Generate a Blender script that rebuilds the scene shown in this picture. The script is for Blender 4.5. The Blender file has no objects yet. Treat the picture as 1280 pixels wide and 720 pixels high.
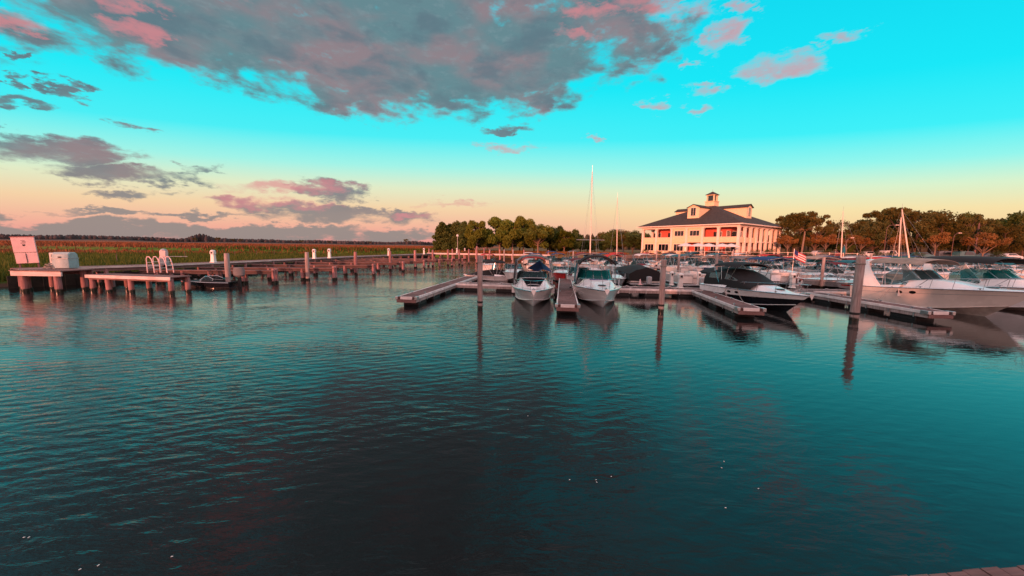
import bpy, bmesh, math, random
from mathutils import Vector, Matrix, noise
R = math.radians
random.seed(7)
# ------------------------------------------------------------------ camera
C = bpy.context.scene.collection
SC = bpy.context.scene
H_CAM = 3.2; F = 460.0; PITCH = math.atan(51.5/460); ROLL = R(.8)
fw = Vector((0, math.cos(PITCH), -math.sin(PITCH)))
up0 = Vector((0, math.sin(PITCH), math.cos(PITCH))); rt0 = Vector((1, 0, 0))
up = up0*math.cos(ROLL) - rt0*math.sin(ROLL); rt = rt0*math.cos(ROLL) + up0*math.sin(ROLL)
cam_d = bpy.data.cameras.new('camera'); cam = bpy.data.objects.new('camera', cam_d); C.objects.link(cam)
cam_d.sensor_width = 36; cam_d.lens = F/1280*36; cam_d.clip_end = 20000; cam_d.clip_start = .05
M = Matrix((rt, up, -fw)).transposed().to_4x4(); M.translation = (0, 0, H_CAM); cam.matrix_world = M
SC.camera = cam
SC.view_settings.view_transform = 'Standard'; SC.view_settings.look = 'None'
SC.view_settings.exposure = 0; SC.view_settings.gamma = 1

def ray(px, py):
    return (fw*F + rt*(px-640) + up*(360-py)).normalized()
def W(px, py, z=0.0):                 # photo pixel -> point on the level z
    d = ray(px, py); t = (z-H_CAM)/d.z
    return Vector((d.x*t, d.y*t, z))
def WY(px, py, Y):                    # photo pixel -> point at depth Y
    d = ray(px, py); t = Y/d.y
    return Vector((d.x*t, Y, H_CAM+d.z*t))
def lin(r, g=None, b=None):
    if g is None: r, g, b = r
    f = lambda c: (c/255/12.92) if c/255 <= .04045 else ((c/255+.055)/1.055)**2.4
    return (f(r), f(g), f(b), 1)

# ------------------------------------------------------------------ world and sun
SUN_EL = 6.0; SUN_AZ = 180+31           # compass azimuth of the sun, from +Y clockwise
wd = bpy.data.worlds.new('World'); SC.world = wd; wd.use_nodes = True
nt = wd.node_tree; nt.nodes.clear(); N = nt.nodes; Lk = nt.links
def nd(tree, t, **k):
    n = tree.nodes.new(t)
    for a, v in k.items(): setattr(n, a, v)
    return n
def math_n(tree, op, a, b=None, clamp=False):
    n = tree.nodes.new('ShaderNodeMath'); n.operation = op; n.use_clamp = clamp
    for i, v in enumerate((a, b)):
        if v is None: continue
        if isinstance(v, (int, float)): n.inputs[i].default_value = v
        else: tree.links.new(v, n.inputs[i])
    return n.outputs[0]
def mapr(tree, v, a, b, c=0., d=1., smooth=True):
    n = tree.nodes.new('ShaderNodeMapRange'); n.interpolation_type = 'SMOOTHSTEP' if smooth else 'LINEAR'
    tree.links.new(v, n.inputs[0]); n.inputs[1].default_value = a; n.inputs[2].default_value = b
    n.inputs[3].default_value = c; n.inputs[4].default_value = d
    return n.outputs[0]
def mixc(tree, f, a, b, blend='MIX'):
    n = tree.nodes.new('ShaderNodeMix'); n.data_type = 'RGBA'; n.blend_type = blend
    for i, v in ((0, f), (6, a), (7, b)):
        if isinstance(v, (int, float)): n.inputs[i].default_value = v
        elif isinstance(v, tuple): n.inputs[i].default_value = v
        else: tree.links.new(v, n.inputs[i])
    return n.outputs[2]
def ramp(tree, fac, stops, interp='LINEAR'):
    n = tree.nodes.new('ShaderNodeValToRGB'); cr = n.color_ramp; cr.interpolation = interp
    while len(cr.elements) > 1: cr.elements.remove(cr.elements[0])
    cr.elements[0].position = stops[0][0]; cr.elements[0].color = stops[0][1]
    for p, c in stops[1:]:
        e = cr.elements.new(p); e.color = c
    tree.links.new(fac, n.inputs[0]); return n.outputs[0]

tc = nd(nt, 'ShaderNodeTexCoord'); sx = nd(nt, 'ShaderNodeSeparateXYZ'); Lk.new(tc.outputs['Generated'], sx.inputs[0])
el = math_n(nt, 'MULTIPLY', math_n(nt, 'ARCSINE', sx.outputs[2]), 180/math.pi)
az = math_n(nt, 'MULTIPLY', math_n(nt, 'ARCTAN2', sx.outputs[0], sx.outputs[1]), 180/math.pi)
azc = math_n(nt, 'MINIMUM', math_n(nt, 'ABSOLUTE', az), 60.0)
glow = math_n(nt, 'ADD', 1.0, math_n(nt, 'MULTIPLY', math_n(nt, 'POWER', azc, 2.0), .00010))   # the warm belt is deepest straight ahead
glow = math_n(nt, 'ADD', math_n(nt, 'MULTIPLY', math_n(nt, 'SUBTRACT', glow, 1.0), mapr(nt, el, 45, 25)), 1.0)
elf = math_n(nt, 'DIVIDE', math_n(nt, 'MULTIPLY', el, glow), 90.0, True)
front = ramp(nt, elf, [(0, lin(236, 150, 148)), (2.6/90, lin(248, 182, 158)), (5.5/90, lin(250, 214, 170)), (8.5/90, lin(230, 240, 203)),
                       (11.5/90, lin(165, 248, 235)), (15.5/90, lin(75, 243, 250)), (22/90, lin(22, 238, 252)), (36/90, lin(8, 215, 240)), (46/90, (.30, .50, .58, 1)), (58/90, (1.0, .74, .78, 1)),
                       (1, (1.1, .76, .80, 1))])
rightc = ramp(nt, elf, [(0, lin(250, 196, 140)), (2.6/90, lin(252, 207, 155)), (5.5/90, lin(252, 229, 172)), (8.5/90, lin(222, 246, 208)),
                        (11.5/90, lin(150, 250, 240)), (15.5/90, lin(60, 244, 252)), (22/90, lin(15, 236, 252)), (36/90, lin(5, 215, 242)), (46/90, (.30, .50, .58, 1)), (58/90, (1.0, .74, .78, 1)),
                        (1, (1.1, .76, .80, 1))])
col = mixc(nt, mapr(nt, az, -5, 40), front, rightc)
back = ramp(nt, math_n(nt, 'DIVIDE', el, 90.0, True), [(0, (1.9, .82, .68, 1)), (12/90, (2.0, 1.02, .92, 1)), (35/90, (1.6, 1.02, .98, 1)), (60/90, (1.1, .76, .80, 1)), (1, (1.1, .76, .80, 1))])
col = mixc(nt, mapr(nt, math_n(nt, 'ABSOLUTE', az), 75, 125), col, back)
sky = nd(nt, 'ShaderNodeTexSky', sky_type='NISHITA', sun_disc=False)
sky.sun_elevation = R(SUN_EL); sky.sun_rotation = R(SUN_AZ); sky.dust_density = 1.5; sky.ozone_density = 2.0
# clouds: soft blobs given as directions, broken up by noise laid along the sky
cv = nd(nt, 'ShaderNodeCombineXYZ'); Lk.new(az, cv.inputs[0]); Lk.new(el, cv.inputs[1])
sc2 = nd(nt, 'ShaderNodeVectorMath', operation='MULTIPLY'); Lk.new(cv.outputs[0], sc2.inputs[0]); sc2.inputs[1].default_value = (.085, .19, 0)
nz = nd(nt, 'ShaderNodeTexNoise'); Lk.new(sc2.outputs[0], nz.inputs['Vector']); nz.inputs['Scale'].default_value = 1.5
nz.inputs['Detail'].default_value = 9; nz.inputs['Roughness'].default_value = .56; nz.inputs['Distortion'].default_value = .25
nz2 = nd(nt, 'ShaderNodeTexNoise'); Lk.new(sc2.outputs[0], nz2.inputs['Vector']); nz2.inputs['Scale'].default_value = .8
nz2.inputs['Detail'].default_value = 4; nz2.inputs['Roughness'].default_value = .5
wz = nd(nt, 'ShaderNodeTexNoise'); Lk.new(sc2.outputs[0], wz.inputs['Vector']); wz.inputs['Scale'].default_value = 3.4; wz.inputs['Detail'].default_value = 6; wz.inputs['Roughness'].default_value = .62
w1 = nd(nt, 'ShaderNodeVectorMath', operation='SUBTRACT'); Lk.new(wz.outputs['Color'], w1.inputs[0]); w1.inputs[1].default_value = (.5, .5, 0)
w2 = nd(nt, 'ShaderNodeVectorMath', operation='MULTIPLY_ADD'); Lk.new(w1.outputs[0], w2.inputs[0]); w2.inputs[1].default_value = (11, 4.2, 0); Lk.new(cv.outputs[0], w2.inputs[2])
cvw = w2.outputs[0]
def azel(px, py):
    d = ray(px, py); return Vector((math.degrees(math.atan2(d.x, d.y)), math.degrees(math.asin(d.z))))
def blob(px, py, a, b, ang=0, gain=1.0):
    c = azel(px, py); ca, sa = math.cos(R(ang)), math.sin(R(ang))
    v1 = azel(px+ca*a*.5, py+sa*a*.5)*1.0 - azel(px-ca*a*.5, py-sa*a*.5)
    v2 = azel(px-sa*b*.5, py+ca*b*.5)*1.0 - azel(px+sa*b*.5, py-ca*b*.5)
    det = v1.x*v2.y - v1.y*v2.x
    m1 = (v2.y/det, -v2.x/det, 0); m2 = (-v1.y/det, v1.x/det, 0)
    s = nd(nt, 'ShaderNodeVectorMath', operation='SUBTRACT'); Lk.new(cvw, s.inputs[0]); s.inputs[1].default_value = (c.x, c.y, 0)
    o = []
    for m in (m1, m2):
        d = nd(nt, 'ShaderNodeVectorMath', operation='DOT_PRODUCT'); Lk.new(s.outputs[0], d.inputs[0]); d.inputs[1].default_value = m
        o.append(math_n(nt, 'POWER', math_n(nt, 'ABSOLUTE', d.outputs['Value']), 2.0))
    q = math_n(nt, 'ADD', o[0], o[1])
    return math_n(nt, 'MULTIPLY', math_n(nt, 'SUBTRACT', 1.0, q), gain)
def union(bl):
    m = bl[0]
    for b in bl[1:]: m = math_n(nt, 'MAXIMUM', m, b)
    return math_n(nt, 'MAXIMUM', m, -1.6)
greys = [blob(*b) for b in [(250, 25, 250, 80, 10, 1.9), (530, 50, 320, 100, 8, 2.2), (745, 35, 110, 70, 0, 1.5), (430, 108, 170, 40, 12, 1.4), (640, 118, 60, 34, 14, 1.4), (90, 15, 110, 44, 25, 1.3), (400, -60, 340, 110, 0, 2), (60, -120, 330, 120, 0, 1.6),
         (130, 40, 160, 40, 12, 1.2), (-250, -60, 350, 150, 10), (400, -160, 500, 160, 0), (70, 190, 125, 19, 4, 1.5), (165, 219, 120, 12, 3, 1.3), (35, 130, 48, 7, 12), (165, 155, 36, 6, 5),
         (385, 262, 100, 10, 4, 1.5), (478, 267, 75, 8, 2, 1.4), (415, 238, 50, 14, 8, 1.4), (190, 268, 150, 4, 1), (40, 288, 330, 14, 1, 2), (300, 290, 340, 10, 1, 1.6),
         (430, 272, 105, 9, 2), (8, 98, 22, 6, 5), (75, 112, 30, 9, 8), (8, 160, 22, 5, 0), (300, 300, 340, 6, 0), (35, 70, 16, 8, 0), (625, 162, 34, 5, 0),
         (240, 212, 40, 5, 0), (160, 242, 60, 6, 0)]]
pinks = [blob(*b) for b in [(372, 233, 90, 10, 2, 1.3), (345, 254, 78, 8, 2, 1.2), (570, 254, 42, 5, 1), (510, 268, 40, 4, 1), (970, 82, 62, 20, -8, 1.15), (905, 47, 32, 15, -35, 1.0),
         (862, 80, 14, 6, -20), (885, 112, 26, 8, 0), (828, 131, 24, 7, 0), (870, 136, 18, 6, -10), (745, 172, 10, 6, 0), (1050, 45, 34, 9, -10), (825, 8, 60, 16, 8), (1040, -45, 60, 26, 0, 1.5), (1140, -50, 90, 26, 20, 1.3), (1230, -80, 60, 30, 0), (930, 5, 20, 14, 0), (780, -90, 90, 30, 20), (250, -90, 120, 60, 60, 1.4),
         (740, 10, 40, 10, 0), (165, 5, 40, 14, 0), (180, 42, 34, 12, 10), (730, 42, 34, 9, 10), (10, 28, 36, 14, 10), (640, 185, 40, 6, 0)]]
nzv = mapr(nt, nz.outputs[0], .25, .75, -1, 1, False)
gm = math_n(nt, 'ADD', union(greys), math_n(nt, 'MULTIPLY', nzv, 1.35))
pm = math_n(nt, 'ADD', union(pinks), math_n(nt, 'MULTIPLY', nzv, .95))
fine = nd(nt, 'ShaderNodeTexNoise'); Lk.new(sc2.outputs[0], fine.inputs['Vector']); fine.inputs['Scale'].default_value = 6; fine.inputs['Detail'].default_value = 6; fine.inputs['Roughness'].default_value = .6
fz = mapr(nt, fine.outputs[0], .3, .7, -.28, .28, False)
gm = math_n(nt, 'ADD', gm, fz); pm = math_n(nt, 'ADD', pm, fz)
ga = mapr(nt, gm, -.30, 1.05, 0, .96); pa = mapr(nt, pm, -.35, 1.6, 0, .72)
gcol = mixc(nt, mapr(nt, nz2.outputs[0], .42, .62), lin(106, 134, 141), lin(150, 126, 132))
nz3 = mapr(nt, nz.outputs[0], .46, .66, 0, .75)
gcol = mixc(nt, mapr(nt, fine.outputs[0], .48, .72, 0, .4), gcol, lin(140, 158, 164))
gcol = mixc(nt, nz3, gcol, lin(98, 112, 124))
gcol = mixc(nt, mapr(nt, el, 10, 2), gcol, lin(154, 142, 138))
col = mixc(nt, ga, col, gcol)
col = mixc(nt, pa, col, lin(226, 140, 146))
col = mixc(nt, math_n(nt, 'MULTIPLY', mapr(nt, el, -1.5, -.2), 1.0), (.10, .13, .12, 1), col)
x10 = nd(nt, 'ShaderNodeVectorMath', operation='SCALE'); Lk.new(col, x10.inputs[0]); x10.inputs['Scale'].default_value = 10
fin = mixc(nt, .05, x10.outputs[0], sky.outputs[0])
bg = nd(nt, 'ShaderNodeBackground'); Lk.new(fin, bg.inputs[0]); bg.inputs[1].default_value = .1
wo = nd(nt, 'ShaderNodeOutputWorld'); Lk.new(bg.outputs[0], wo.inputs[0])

sl = bpy.data.lights.new('sun', 'SUN'); sl.energy = 5.0; sl.angle = R(.6); sl.color = (1.0, .33, .20)
so = bpy.data.objects.new('sun', sl); C.objects.link(so)
SDIR = Vector((math.sin(R(SUN_AZ))*math.cos(R(SUN_EL)), math.cos(R(SUN_AZ))*math.cos(R(SUN_EL)), math.sin(R(SUN_EL))))
so.rotation_euler = SDIR.to_track_quat('Z', 'Y').to_euler(); so.location = SDIR*60

# ------------------------------------------------------------------ materials
MATS = {}
def mat(name, color, rough=.6, metal=0, spec=.5, var=.12, scale=6.0, bump=0.0, col2=None, stretch=None, trans=0, ior=1.45, coat=0, detail=5):
    m = bpy.data.materials.new(name); m.use_nodes = True; t = m.node_tree; b = t.nodes['Principled BSDF']
    b.inputs['Roughness'].default_value = rough; b.inputs['Metallic'].default_value = metal
    b.inputs['Specular IOR Level'].default_value = spec; b.inputs['IOR'].default_value = ior
    b.inputs['Transmission Weight'].default_value = trans; b.inputs['Coat Weight'].default_value = coat
    c = (*color[:3], 1)
    tcn = nd(t, 'ShaderNodeTexCoord'); mp = nd(t, 'ShaderNodeMapping'); t.links.new(tcn.outputs['Object'], mp.inputs[0])
    if stretch: mp.inputs['Scale'].default_value = stretch
    n = nd(t, 'ShaderNodeTexNoise'); t.links.new(mp.outputs[0], n.inputs['Vector']); n.inputs['Scale'].default_value = scale; n.inputs['Detail'].default_value = detail
    c2 = col2 or tuple(x*(1-var*2) for x in c[:3])
    o = mixc(t, mapr(t, n.outputs[0], .3, .7), (*c2[:3], 1), tuple(min(1, x*(1+var*.5)) for x in c[:3]) + (1,))
    t.links.new(o, b.inputs['Base Color'])
    if bump:
        bp = nd(t, 'ShaderNodeBump'); bp.inputs['Strength'].default_value = bump; bp.inputs['Distance'].default_value = .02
        t.links.new(n.outputs[0], bp.inputs['Height']); t.links.new(bp.outputs[0], b.inputs['Normal'])
    rr = mapr(t, n.outputs[0], .2, .8, max(0, rough-.08), min(1, rough+.1)); t.links.new(rr, b.inputs['Roughness'])
    m['base'] = name; MATS[name] = m; return m
gel = mat('gelcoat_white', (.84, .83, .84), .25, var=.05, scale=1.3, coat=.3)
gel_hull = mat('gelcoat_hull', (.80, .76, .75), .22, var=.07, scale=1.1, stretch=(.4, 1, 2.5), coat=.4)
gel_cream = mat('gelcoat_cream', (.76, .67, .62), .25, var=.05, scale=1.3, coat=.3)
gel_black = mat('gelcoat_black', (.010, .010, .014), .12, var=.1, coat=.6)
gel_blue = mat('gelcoat_blue', (.02, .05, .22), .2, var=.1, coat=.4)
gel_red = mat('gelcoat_red', (.38, .02, .02), .2, var=.1, coat=.4)
gel_grey = mat('gelcoat_grey', (.34, .36, .38), .3, var=.08)
bottom_p = mat('bottom_paint', (.035, .03, .035), .7, var=.2, scale=3)
bottom_w = mat('bottom_white', (.42, .34, .30), .5, var=.15, scale=3)
steel = mat('stainless_rail', (.55, .55, .57), .22, metal=1, var=.05)
alu = mat('aluminium', (.50, .50, .50), .38, metal=.8, var=.1)
rubber = mat('black_rubber', (.015, .015, .016), .6, var=.2)
cv_black = mat('canvas_black', (.010, .010, .012), .85, var=.25, scale=3, bump=.5)
cv_grey = mat('canvas_grey', (.16, .16, .17), .85, var=.15, scale=3, bump=.5)
cv_teal = mat('canvas_teal', (.005, .13, .17), .8, var=.18, scale=3, bump=.5)
cv_blue = mat('canvas_blue', (.008, .045, .16), .8, var=.18, scale=3, bump=.5)
cv_red = mat('canvas_red', (.50, .02, .015), .8, var=.15, scale=3, bump=.5)
cv_wine = mat('canvas_wine', (.13, .012, .02), .85, var=.2, scale=3, bump=.5)
cv_tan = mat('canvas_tan', (.36, .27, .22), .85, var=.15, scale=3, bump=.5)
cv_white = mat('canvas_white', (.66, .63, .62), .85, var=.08, scale=3, bump=.3)
cv_green = mat('canvas_green', (.01, .10, .06), .85, var=.2, scale=3, bump=.5)
dark_win = mat('dark_window', (.008, .009, .012), .06, var=.1, coat=.5)
vinyl = mat('seat_vinyl', (.58, .54, .52), .5, var=.06)
roofm = mat('roof_shingle', (.052, .042, .038), .9, var=.25, scale=2.2, bump=.4, stretch=(1, 1, 3))
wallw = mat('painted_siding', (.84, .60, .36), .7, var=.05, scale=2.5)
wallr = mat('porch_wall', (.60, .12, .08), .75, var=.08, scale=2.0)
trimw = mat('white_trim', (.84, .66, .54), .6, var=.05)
concrete = mat('concrete', (.26, .24, .22), .85, var=.18, scale=2, bump=.3)
stucco_cap = mat('white_plastic', (.72, .70, .68), .4, var=.05)
sign_m = mat('sign_panel', (.74, .50, .50), .55, var=.05, scale=2)
ink = mat('ink', (.03, .025, .03), .6)
cyanbox = mat('dock_box_plastic', (.30, .40, .42), .5, var=.08)
rope = mat('rope', (.30, .25, .22), .9, var=.2, scale=40)
tyre = mat('tyre', (.02, .02, .02), .8)
bumper = mat('vinyl_bumper', (.84, .78, .77), .5, var=.12, scale=3)

def wood_mat(name, c1, c2, grain=(2, 30, 30), wet=None, bump=.6):
    m = bpy.data.materials.new(name); m.use_nodes = True; t = m.node_tree; b = t.nodes['Principled BSDF']
    b.inputs['Roughness'].default_value = .82
    tcn = nd(t, 'ShaderNodeTexCoord'); mp = nd(t, 'ShaderNodeMapping'); t.links.new(tcn.outputs['Object'], mp.inputs[0]); mp.inputs['Scale'].default_value = grain
    n = nd(t, 'ShaderNodeTexNoise'); t.links.new(mp.outputs[0], n.inputs['Vector']); n.inputs['Scale'].default_value = 1.0; n.inputs['Detail'].default_value = 6
    n2 = nd(t, 'ShaderNodeTexNoise'); t.links.new(tcn.outputs['Object'], n2.inputs['Vector']); n2.inputs['Scale'].default_value = 1.1; n2.inputs['Detail'].default_value = 3
    f = math_n(t, 'ADD', math_n(t, 'MULTIPLY', n.outputs[0], .6), math_n(t, 'MULTIPLY', n2.outputs[0], .4))
    o = mixc(t, mapr(t, f, .36, .62), c1, c2)
    geo = nd(t, 'ShaderNodeNewGeometry')
    o = mixc(t, math_n(t, 'MULTIPLY', geo.outputs['Random Per Island'], .55), o, mixc(t, 1.0, o, (.45, .42, .42, 1), 'MULTIPLY'))
    if wet is not None:
        s = nd(t, 'ShaderNodeSeparateXYZ'); t.links.new(geo.outputs['Position'], s.inputs[0])
        wz = math_n(t, 'ADD', s.outputs[2], math_n(t, 'MULTIPLY', math_n(t, 'SUBTRACT', n2.outputs[0], .5), .25))
        k = mapr(t, wz, wet-.06, wet+.04)
        o = mixc(t, k, (.012, .014, .010, 1), o)      # algae and wet wood up to the high-water mark
        t.links.new(mapr(t, k, 0, 1, .25, .85), b.inputs['Roughness'])
    t.links.new(o, b.inputs['Base Color'])
    bp = nd(t, 'ShaderNodeBump'); bp.inputs['Strength'].default_value = bump; bp.inputs['Distance'].default_value = .01
    t.links.new(n.outputs[0], bp.inputs['Height']); t.links.new(bp.outputs[0], b.inputs['Normal'])
    return m
deckwood = wood_mat('deck_boards', (.10, .045, .042, 1), (.22, .115, .105, 1))
greywood = wood_mat('grey_boards', (.13, .068, .064, 1), (.27, .155, .145, 1))
fingerwood = wood_mat('finger_boards', (.05, .028, .027, 1), (.11, .062, .058, 1))
pilewood = wood_mat('piling_wood', (.30, .23, .22, 1), (.52, .43, .41, 1), grain=(26, 26, 1.6), wet=.18)
pinewood = wood_mat('pier_piling_wood', (.25, .12, .115, 1), (.50, .25, .25, 1), grain=(26, 26, 1.6), wet=.22)
fascia = wood_mat('fascia_strip', (.58, .47, .45, 1), (.78, .67, .65, 1), grain=(2, 2, 20), bump=.2)
bark = mat('bark', (.13, .075, .05), .9, var=.25, scale=8, bump=.8, stretch=(1, 1, .25))
barkp = mat('pale_bark', (.26, .17, .12), .9, var=.2, scale=8, bump=.6, stretch=(1, 1, .25))

def leaf_mat(name, ca, cb, tr=.25):
    m = bpy.data.materials.new(name); m.use_nodes = True; t = m.node_tree; b = t.nodes['Principled BSDF']
    b.inputs['Roughness'].default_value = .7; b.inputs['Specular IOR Level'].default_value = .2
    geo = nd(t, 'ShaderNodeNewGeometry'); tcn = nd(t, 'ShaderNodeTexCoord')
    n = nd(t, 'ShaderNodeTexNoise'); t.links.new(tcn.outputs['Object'], n.inputs['Vector']); n.inputs['Scale'].default_value = .9
    oi = nd(t, 'ShaderNodeObjectInfo')
    f = math_n(t, 'ADD', math_n(t, 'MULTIPLY', geo.outputs['Random Per Island'], .5), math_n(t, 'MULTIPLY', mapr(t, n.outputs[0], .35, .65), .5))
    o = mixc(t, f, ca, cb)
    o = mixc(t, math_n(t, 'MULTIPLY', oi.outputs['Random'], .35), o, mixc(t, 1.0, o, (1.25, .75, .6, 1), 'MULTIPLY'))
    t.links.new(o, b.inputs['Base Color'])
    tl = nd(t, 'ShaderNodeBsdfTranslucent'); t.links.new(o, tl.inputs[0])
    mx = nd(t, 'ShaderNodeMixShader'); mx.inputs[0].default_value = tr
    t.links.new(b.outputs[0], mx.inputs[1]); t.links.new(tl.outputs[0], mx.inputs[2]); t.links.new(mx.outputs[0], t.nodes['Material Output'].inputs[0])
    return m
leaf_olive = leaf_mat('foliage_olive', (.08, .12, .012, 1), (.18, .215, .03, 1))
leaf_dark = leaf_mat('foliage_dark', (.045, .075, .014, 1), (.11, .14, .03, 1))
leaf_brown = leaf_mat('foliage_russet', (.055, .065, .014, 1), (.16, .125, .028, 1))
leaf_orange = leaf_mat('foliage_orange', (.15, .075, .02, 1), (.28, .14, .04, 1))
reed_m = leaf_mat('reed_blades', (.045, .080, .010, 1), (.10, .135, .022, 1), .25)
hedge_m = leaf_mat('hedge_foliage', (.03, .05, .015, 1), (.07, .11, .03, 1))

def glass_mat(name, tint, rough=.03, alpha=.55):
    m = bpy.data.materials.new(name); m.use_nodes = True; t = m.node_tree; b = t.nodes['Principled BSDF']
    b.inputs['Base Color'].default_value = (*tint, 1); b.inputs['Roughness'].default_value = rough
    b.inputs['Specular IOR Level'].default_value = .35
    tr = nd(t, 'ShaderNodeBsdfTransparent'); tr.inputs[0].default_value = (*[min(1, x*2+.5) for x in tint], 1)
    lw = nd(t, 'ShaderNodeFresnel'); lw.inputs[0].default_value = 1.5
    mx = nd(t, 'ShaderNodeMixShader'); t.links.new(math_n(t, 'ADD', lw.outputs[0], alpha, True), mx.inputs[0])
    t.links.new(tr.outputs[0], mx.inputs[1]); t.links.new(b.outputs[0], mx.inputs[2]); t.links.new(mx.outputs[0], t.nodes['Material Output'].inputs[0])
    return m
glass = glass_mat('smoked_windscreen', (.05, .10, .11), alpha=.25)
glass_teal = glass_mat('teal_windscreen', (.01, .14, .14), alpha=.30)
clear = glass_mat('clear_vinyl', (.20, .22, .22), .1, .25)

# ------------------------------------------------------------------ mesh builder
class MB:
    def __init__(s): s.v = []; s.f = []
    def quad(s, a, b, c, d):
        i = len(s.v); s.v += [tuple(a), tuple(b), tuple(c), tuple(d)]; s.f.append((i, i+1, i+2, i+3)); return s
    def poly(s, pts, flip=False):
        i = len(s.v); s.v += [tuple(p) for p in pts]; r = list(range(i, i+len(pts))); s.f.append(tuple(reversed(r)) if flip else tuple(r)); return s
    def box(s, x0, x1, y0, y1, z0, z1, M=None):
        p = [Vector((x, y, z)) for z in (z0, z1) for y in (y0, y1) for x in (x0, x1)]
        if M: p = [M @ q for q in p]
        i = len(s.v); s.v += [tuple(q) for q in p]
        s.f += [tuple(i+k for k in q) for q in ((0, 2, 3, 1), (4, 5, 7, 6), (0, 1, 5, 4), (2, 6, 7, 3), (0, 4, 6, 2), (1, 3, 7, 5))]; return s
    def obox(s, c, u, hu, hv, z0, z1):            # box centred at c, long axis u (2D)
        u = Vector((u[0], u[1], 0)).normalized(); v = Vector((-u.y, u.x, 0)); c = Vector((c[0], c[1], 0))
        Mx = Matrix((u, v, (0, 0, 1))).transposed().to_4x4(); Mx.translation = c
        return s.box(-hu, hu, -hv, hv, z0, z1, Mx)
    def tube(s, pts, r, n=8, cap=True):
        pts = [Vector(p) for p in pts]; rs = r if isinstance(r, (list, tuple)) else [r]*len(pts)
        base = len(s.v); pn = None
        for k, p in enumerate(pts):
            d = (pts[min(k+1, len(pts)-1)] - pts[max(k-1, 0)])
            d = d.normalized() if d.length > 1e-9 else Vector((0, 0, 1))
            if pn is None:
                a = Vector((0, 0, 1)) if abs(d.z) < .9 else Vector((1, 0, 0)); pn = d.cross(a).normalized()
            else: pn = (pn - d*pn.dot(d)).normalized()
            q = d.cross(pn)
            for j in range(n):
                t = 2*math.pi*j/n; s.v.append(tuple(p + (pn*math.cos(t) + q*math.sin(t))*rs[k]))
        for k in range(len(pts)-1):
            for j in range(n):
                a = base+k*n+j; b = base+k*n+(j+1) % n; s.f.append((a, b, b+n, a+n))
        if cap:
            s.f.append(tuple(base+j for j in reversed(range(n)))); s.f.append(tuple(base+(len(pts)-1)*n+j for j in range(n)))
        return s
    def grid(s, rows, close_u=False):
        base = len(s.v); nu = len(rows[0])
        for r in rows: s.v += [tuple(p) for p in r]
        for i in range(len(rows)-1):
            for j in range(nu-1 + (1 if close_u else 0)):
                a = base+i*nu+j; b = base+i*nu+(j+1) % nu; s.f.append((a, b, b+nu, a+nu))
        return s
    def lathe(s, prof, c=(0, 0, 0), n=16):
        return s.grid([[(c[0]+r*math.cos(2*math.pi*j/n), c[1]+r*math.sin(2*math.pi*j/n), c[2]+z) for j in range(n)] for r, z in prof], True)
    def build(s, name, m, parent=None, bevel=0, solid=0, smooth=35, merge=True):
        me = bpy.data.meshes.new(name); me.from_pydata(s.v, [], s.f)
        bm = bmesh.new(); bm.from_mesh(me)
        if merge: bmesh.ops.remove_doubles(bm, verts=bm.verts, dist=.0006)
        if merge: bmesh.ops.recalc_face_normals(bm, faces=bm.faces)
        if solid:
            bmesh.ops.solidify(bm, geom=bm.faces[:], thickness=solid)
        bm.to_mesh(me); bm.free(); me.validate()
        me.materials.append(m)
        if smooth:
            me.polygons.foreach_set('use_smooth', [True]*len(me.polygons)); me.set_sharp_from_angle(angle=R(smooth))
        o = bpy.data.objects.new(name, me); C.objects.link(o)
        if parent: o.parent = parent
        if bevel:
            b = o.modifiers.new('bevel', 'BEVEL'); b.width = bevel; b.segments = 2; b.limit_method = 'ANGLE'
        return o
def tag(o, label=None, cat=None, group=None, kind=None):
    if label: o['label'] = label
    if cat: o['category'] = cat
    if group: o['group'] = group
    if kind: o['kind'] = kind
    return o
def thing(name, label, cat, loc=(0, 0, 0), rz=0, group=None):
    o = bpy.data.objects.new(name, None); C.objects.link(o); o.location = loc; o.rotation_euler = (0, 0, rz); o.empty_display_size = .3
    return tag(o, label, cat, group)
def dup(root, loc, rz=0, label=None, scale=1.0, group=None, name=None):
    r = root.copy(); C.objects.link(r); r.location = loc; r.rotation_euler = (0, 0, rz)
    r.scale = (scale,)*3 if isinstance(scale, (int, float)) else scale
    if name: r.name = name
    if label: r['label'] = label
    if group: r['group'] = group
    for ch in list(root.children):
        c = ch.copy(); C.objects.link(c); c.parent = r
        for g in list(ch.children):
            d = g.copy(); C.objects.link(d); d.parent = c
    return r
ORD = ['first', 'second', 'third', 'fourth', 'fifth', 'sixth', 'seventh', 'eighth', 'ninth', 'tenth', 'eleventh', 'twelfth', 'thirteenth', 'fourteenth',
       'fifteenth', 'sixteenth', 'seventeenth', 'eighteenth', 'nineteenth', 'twentieth', 'twenty-first', 'twenty-second', 'twenty-third', 'twenty-fourth', 'twenty-fifth', 'twenty-sixth']
def sm(x, a, b):
    t = max(0, min(1, (x-a)/(b-a))); return t*t*(3-2*t)

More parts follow.
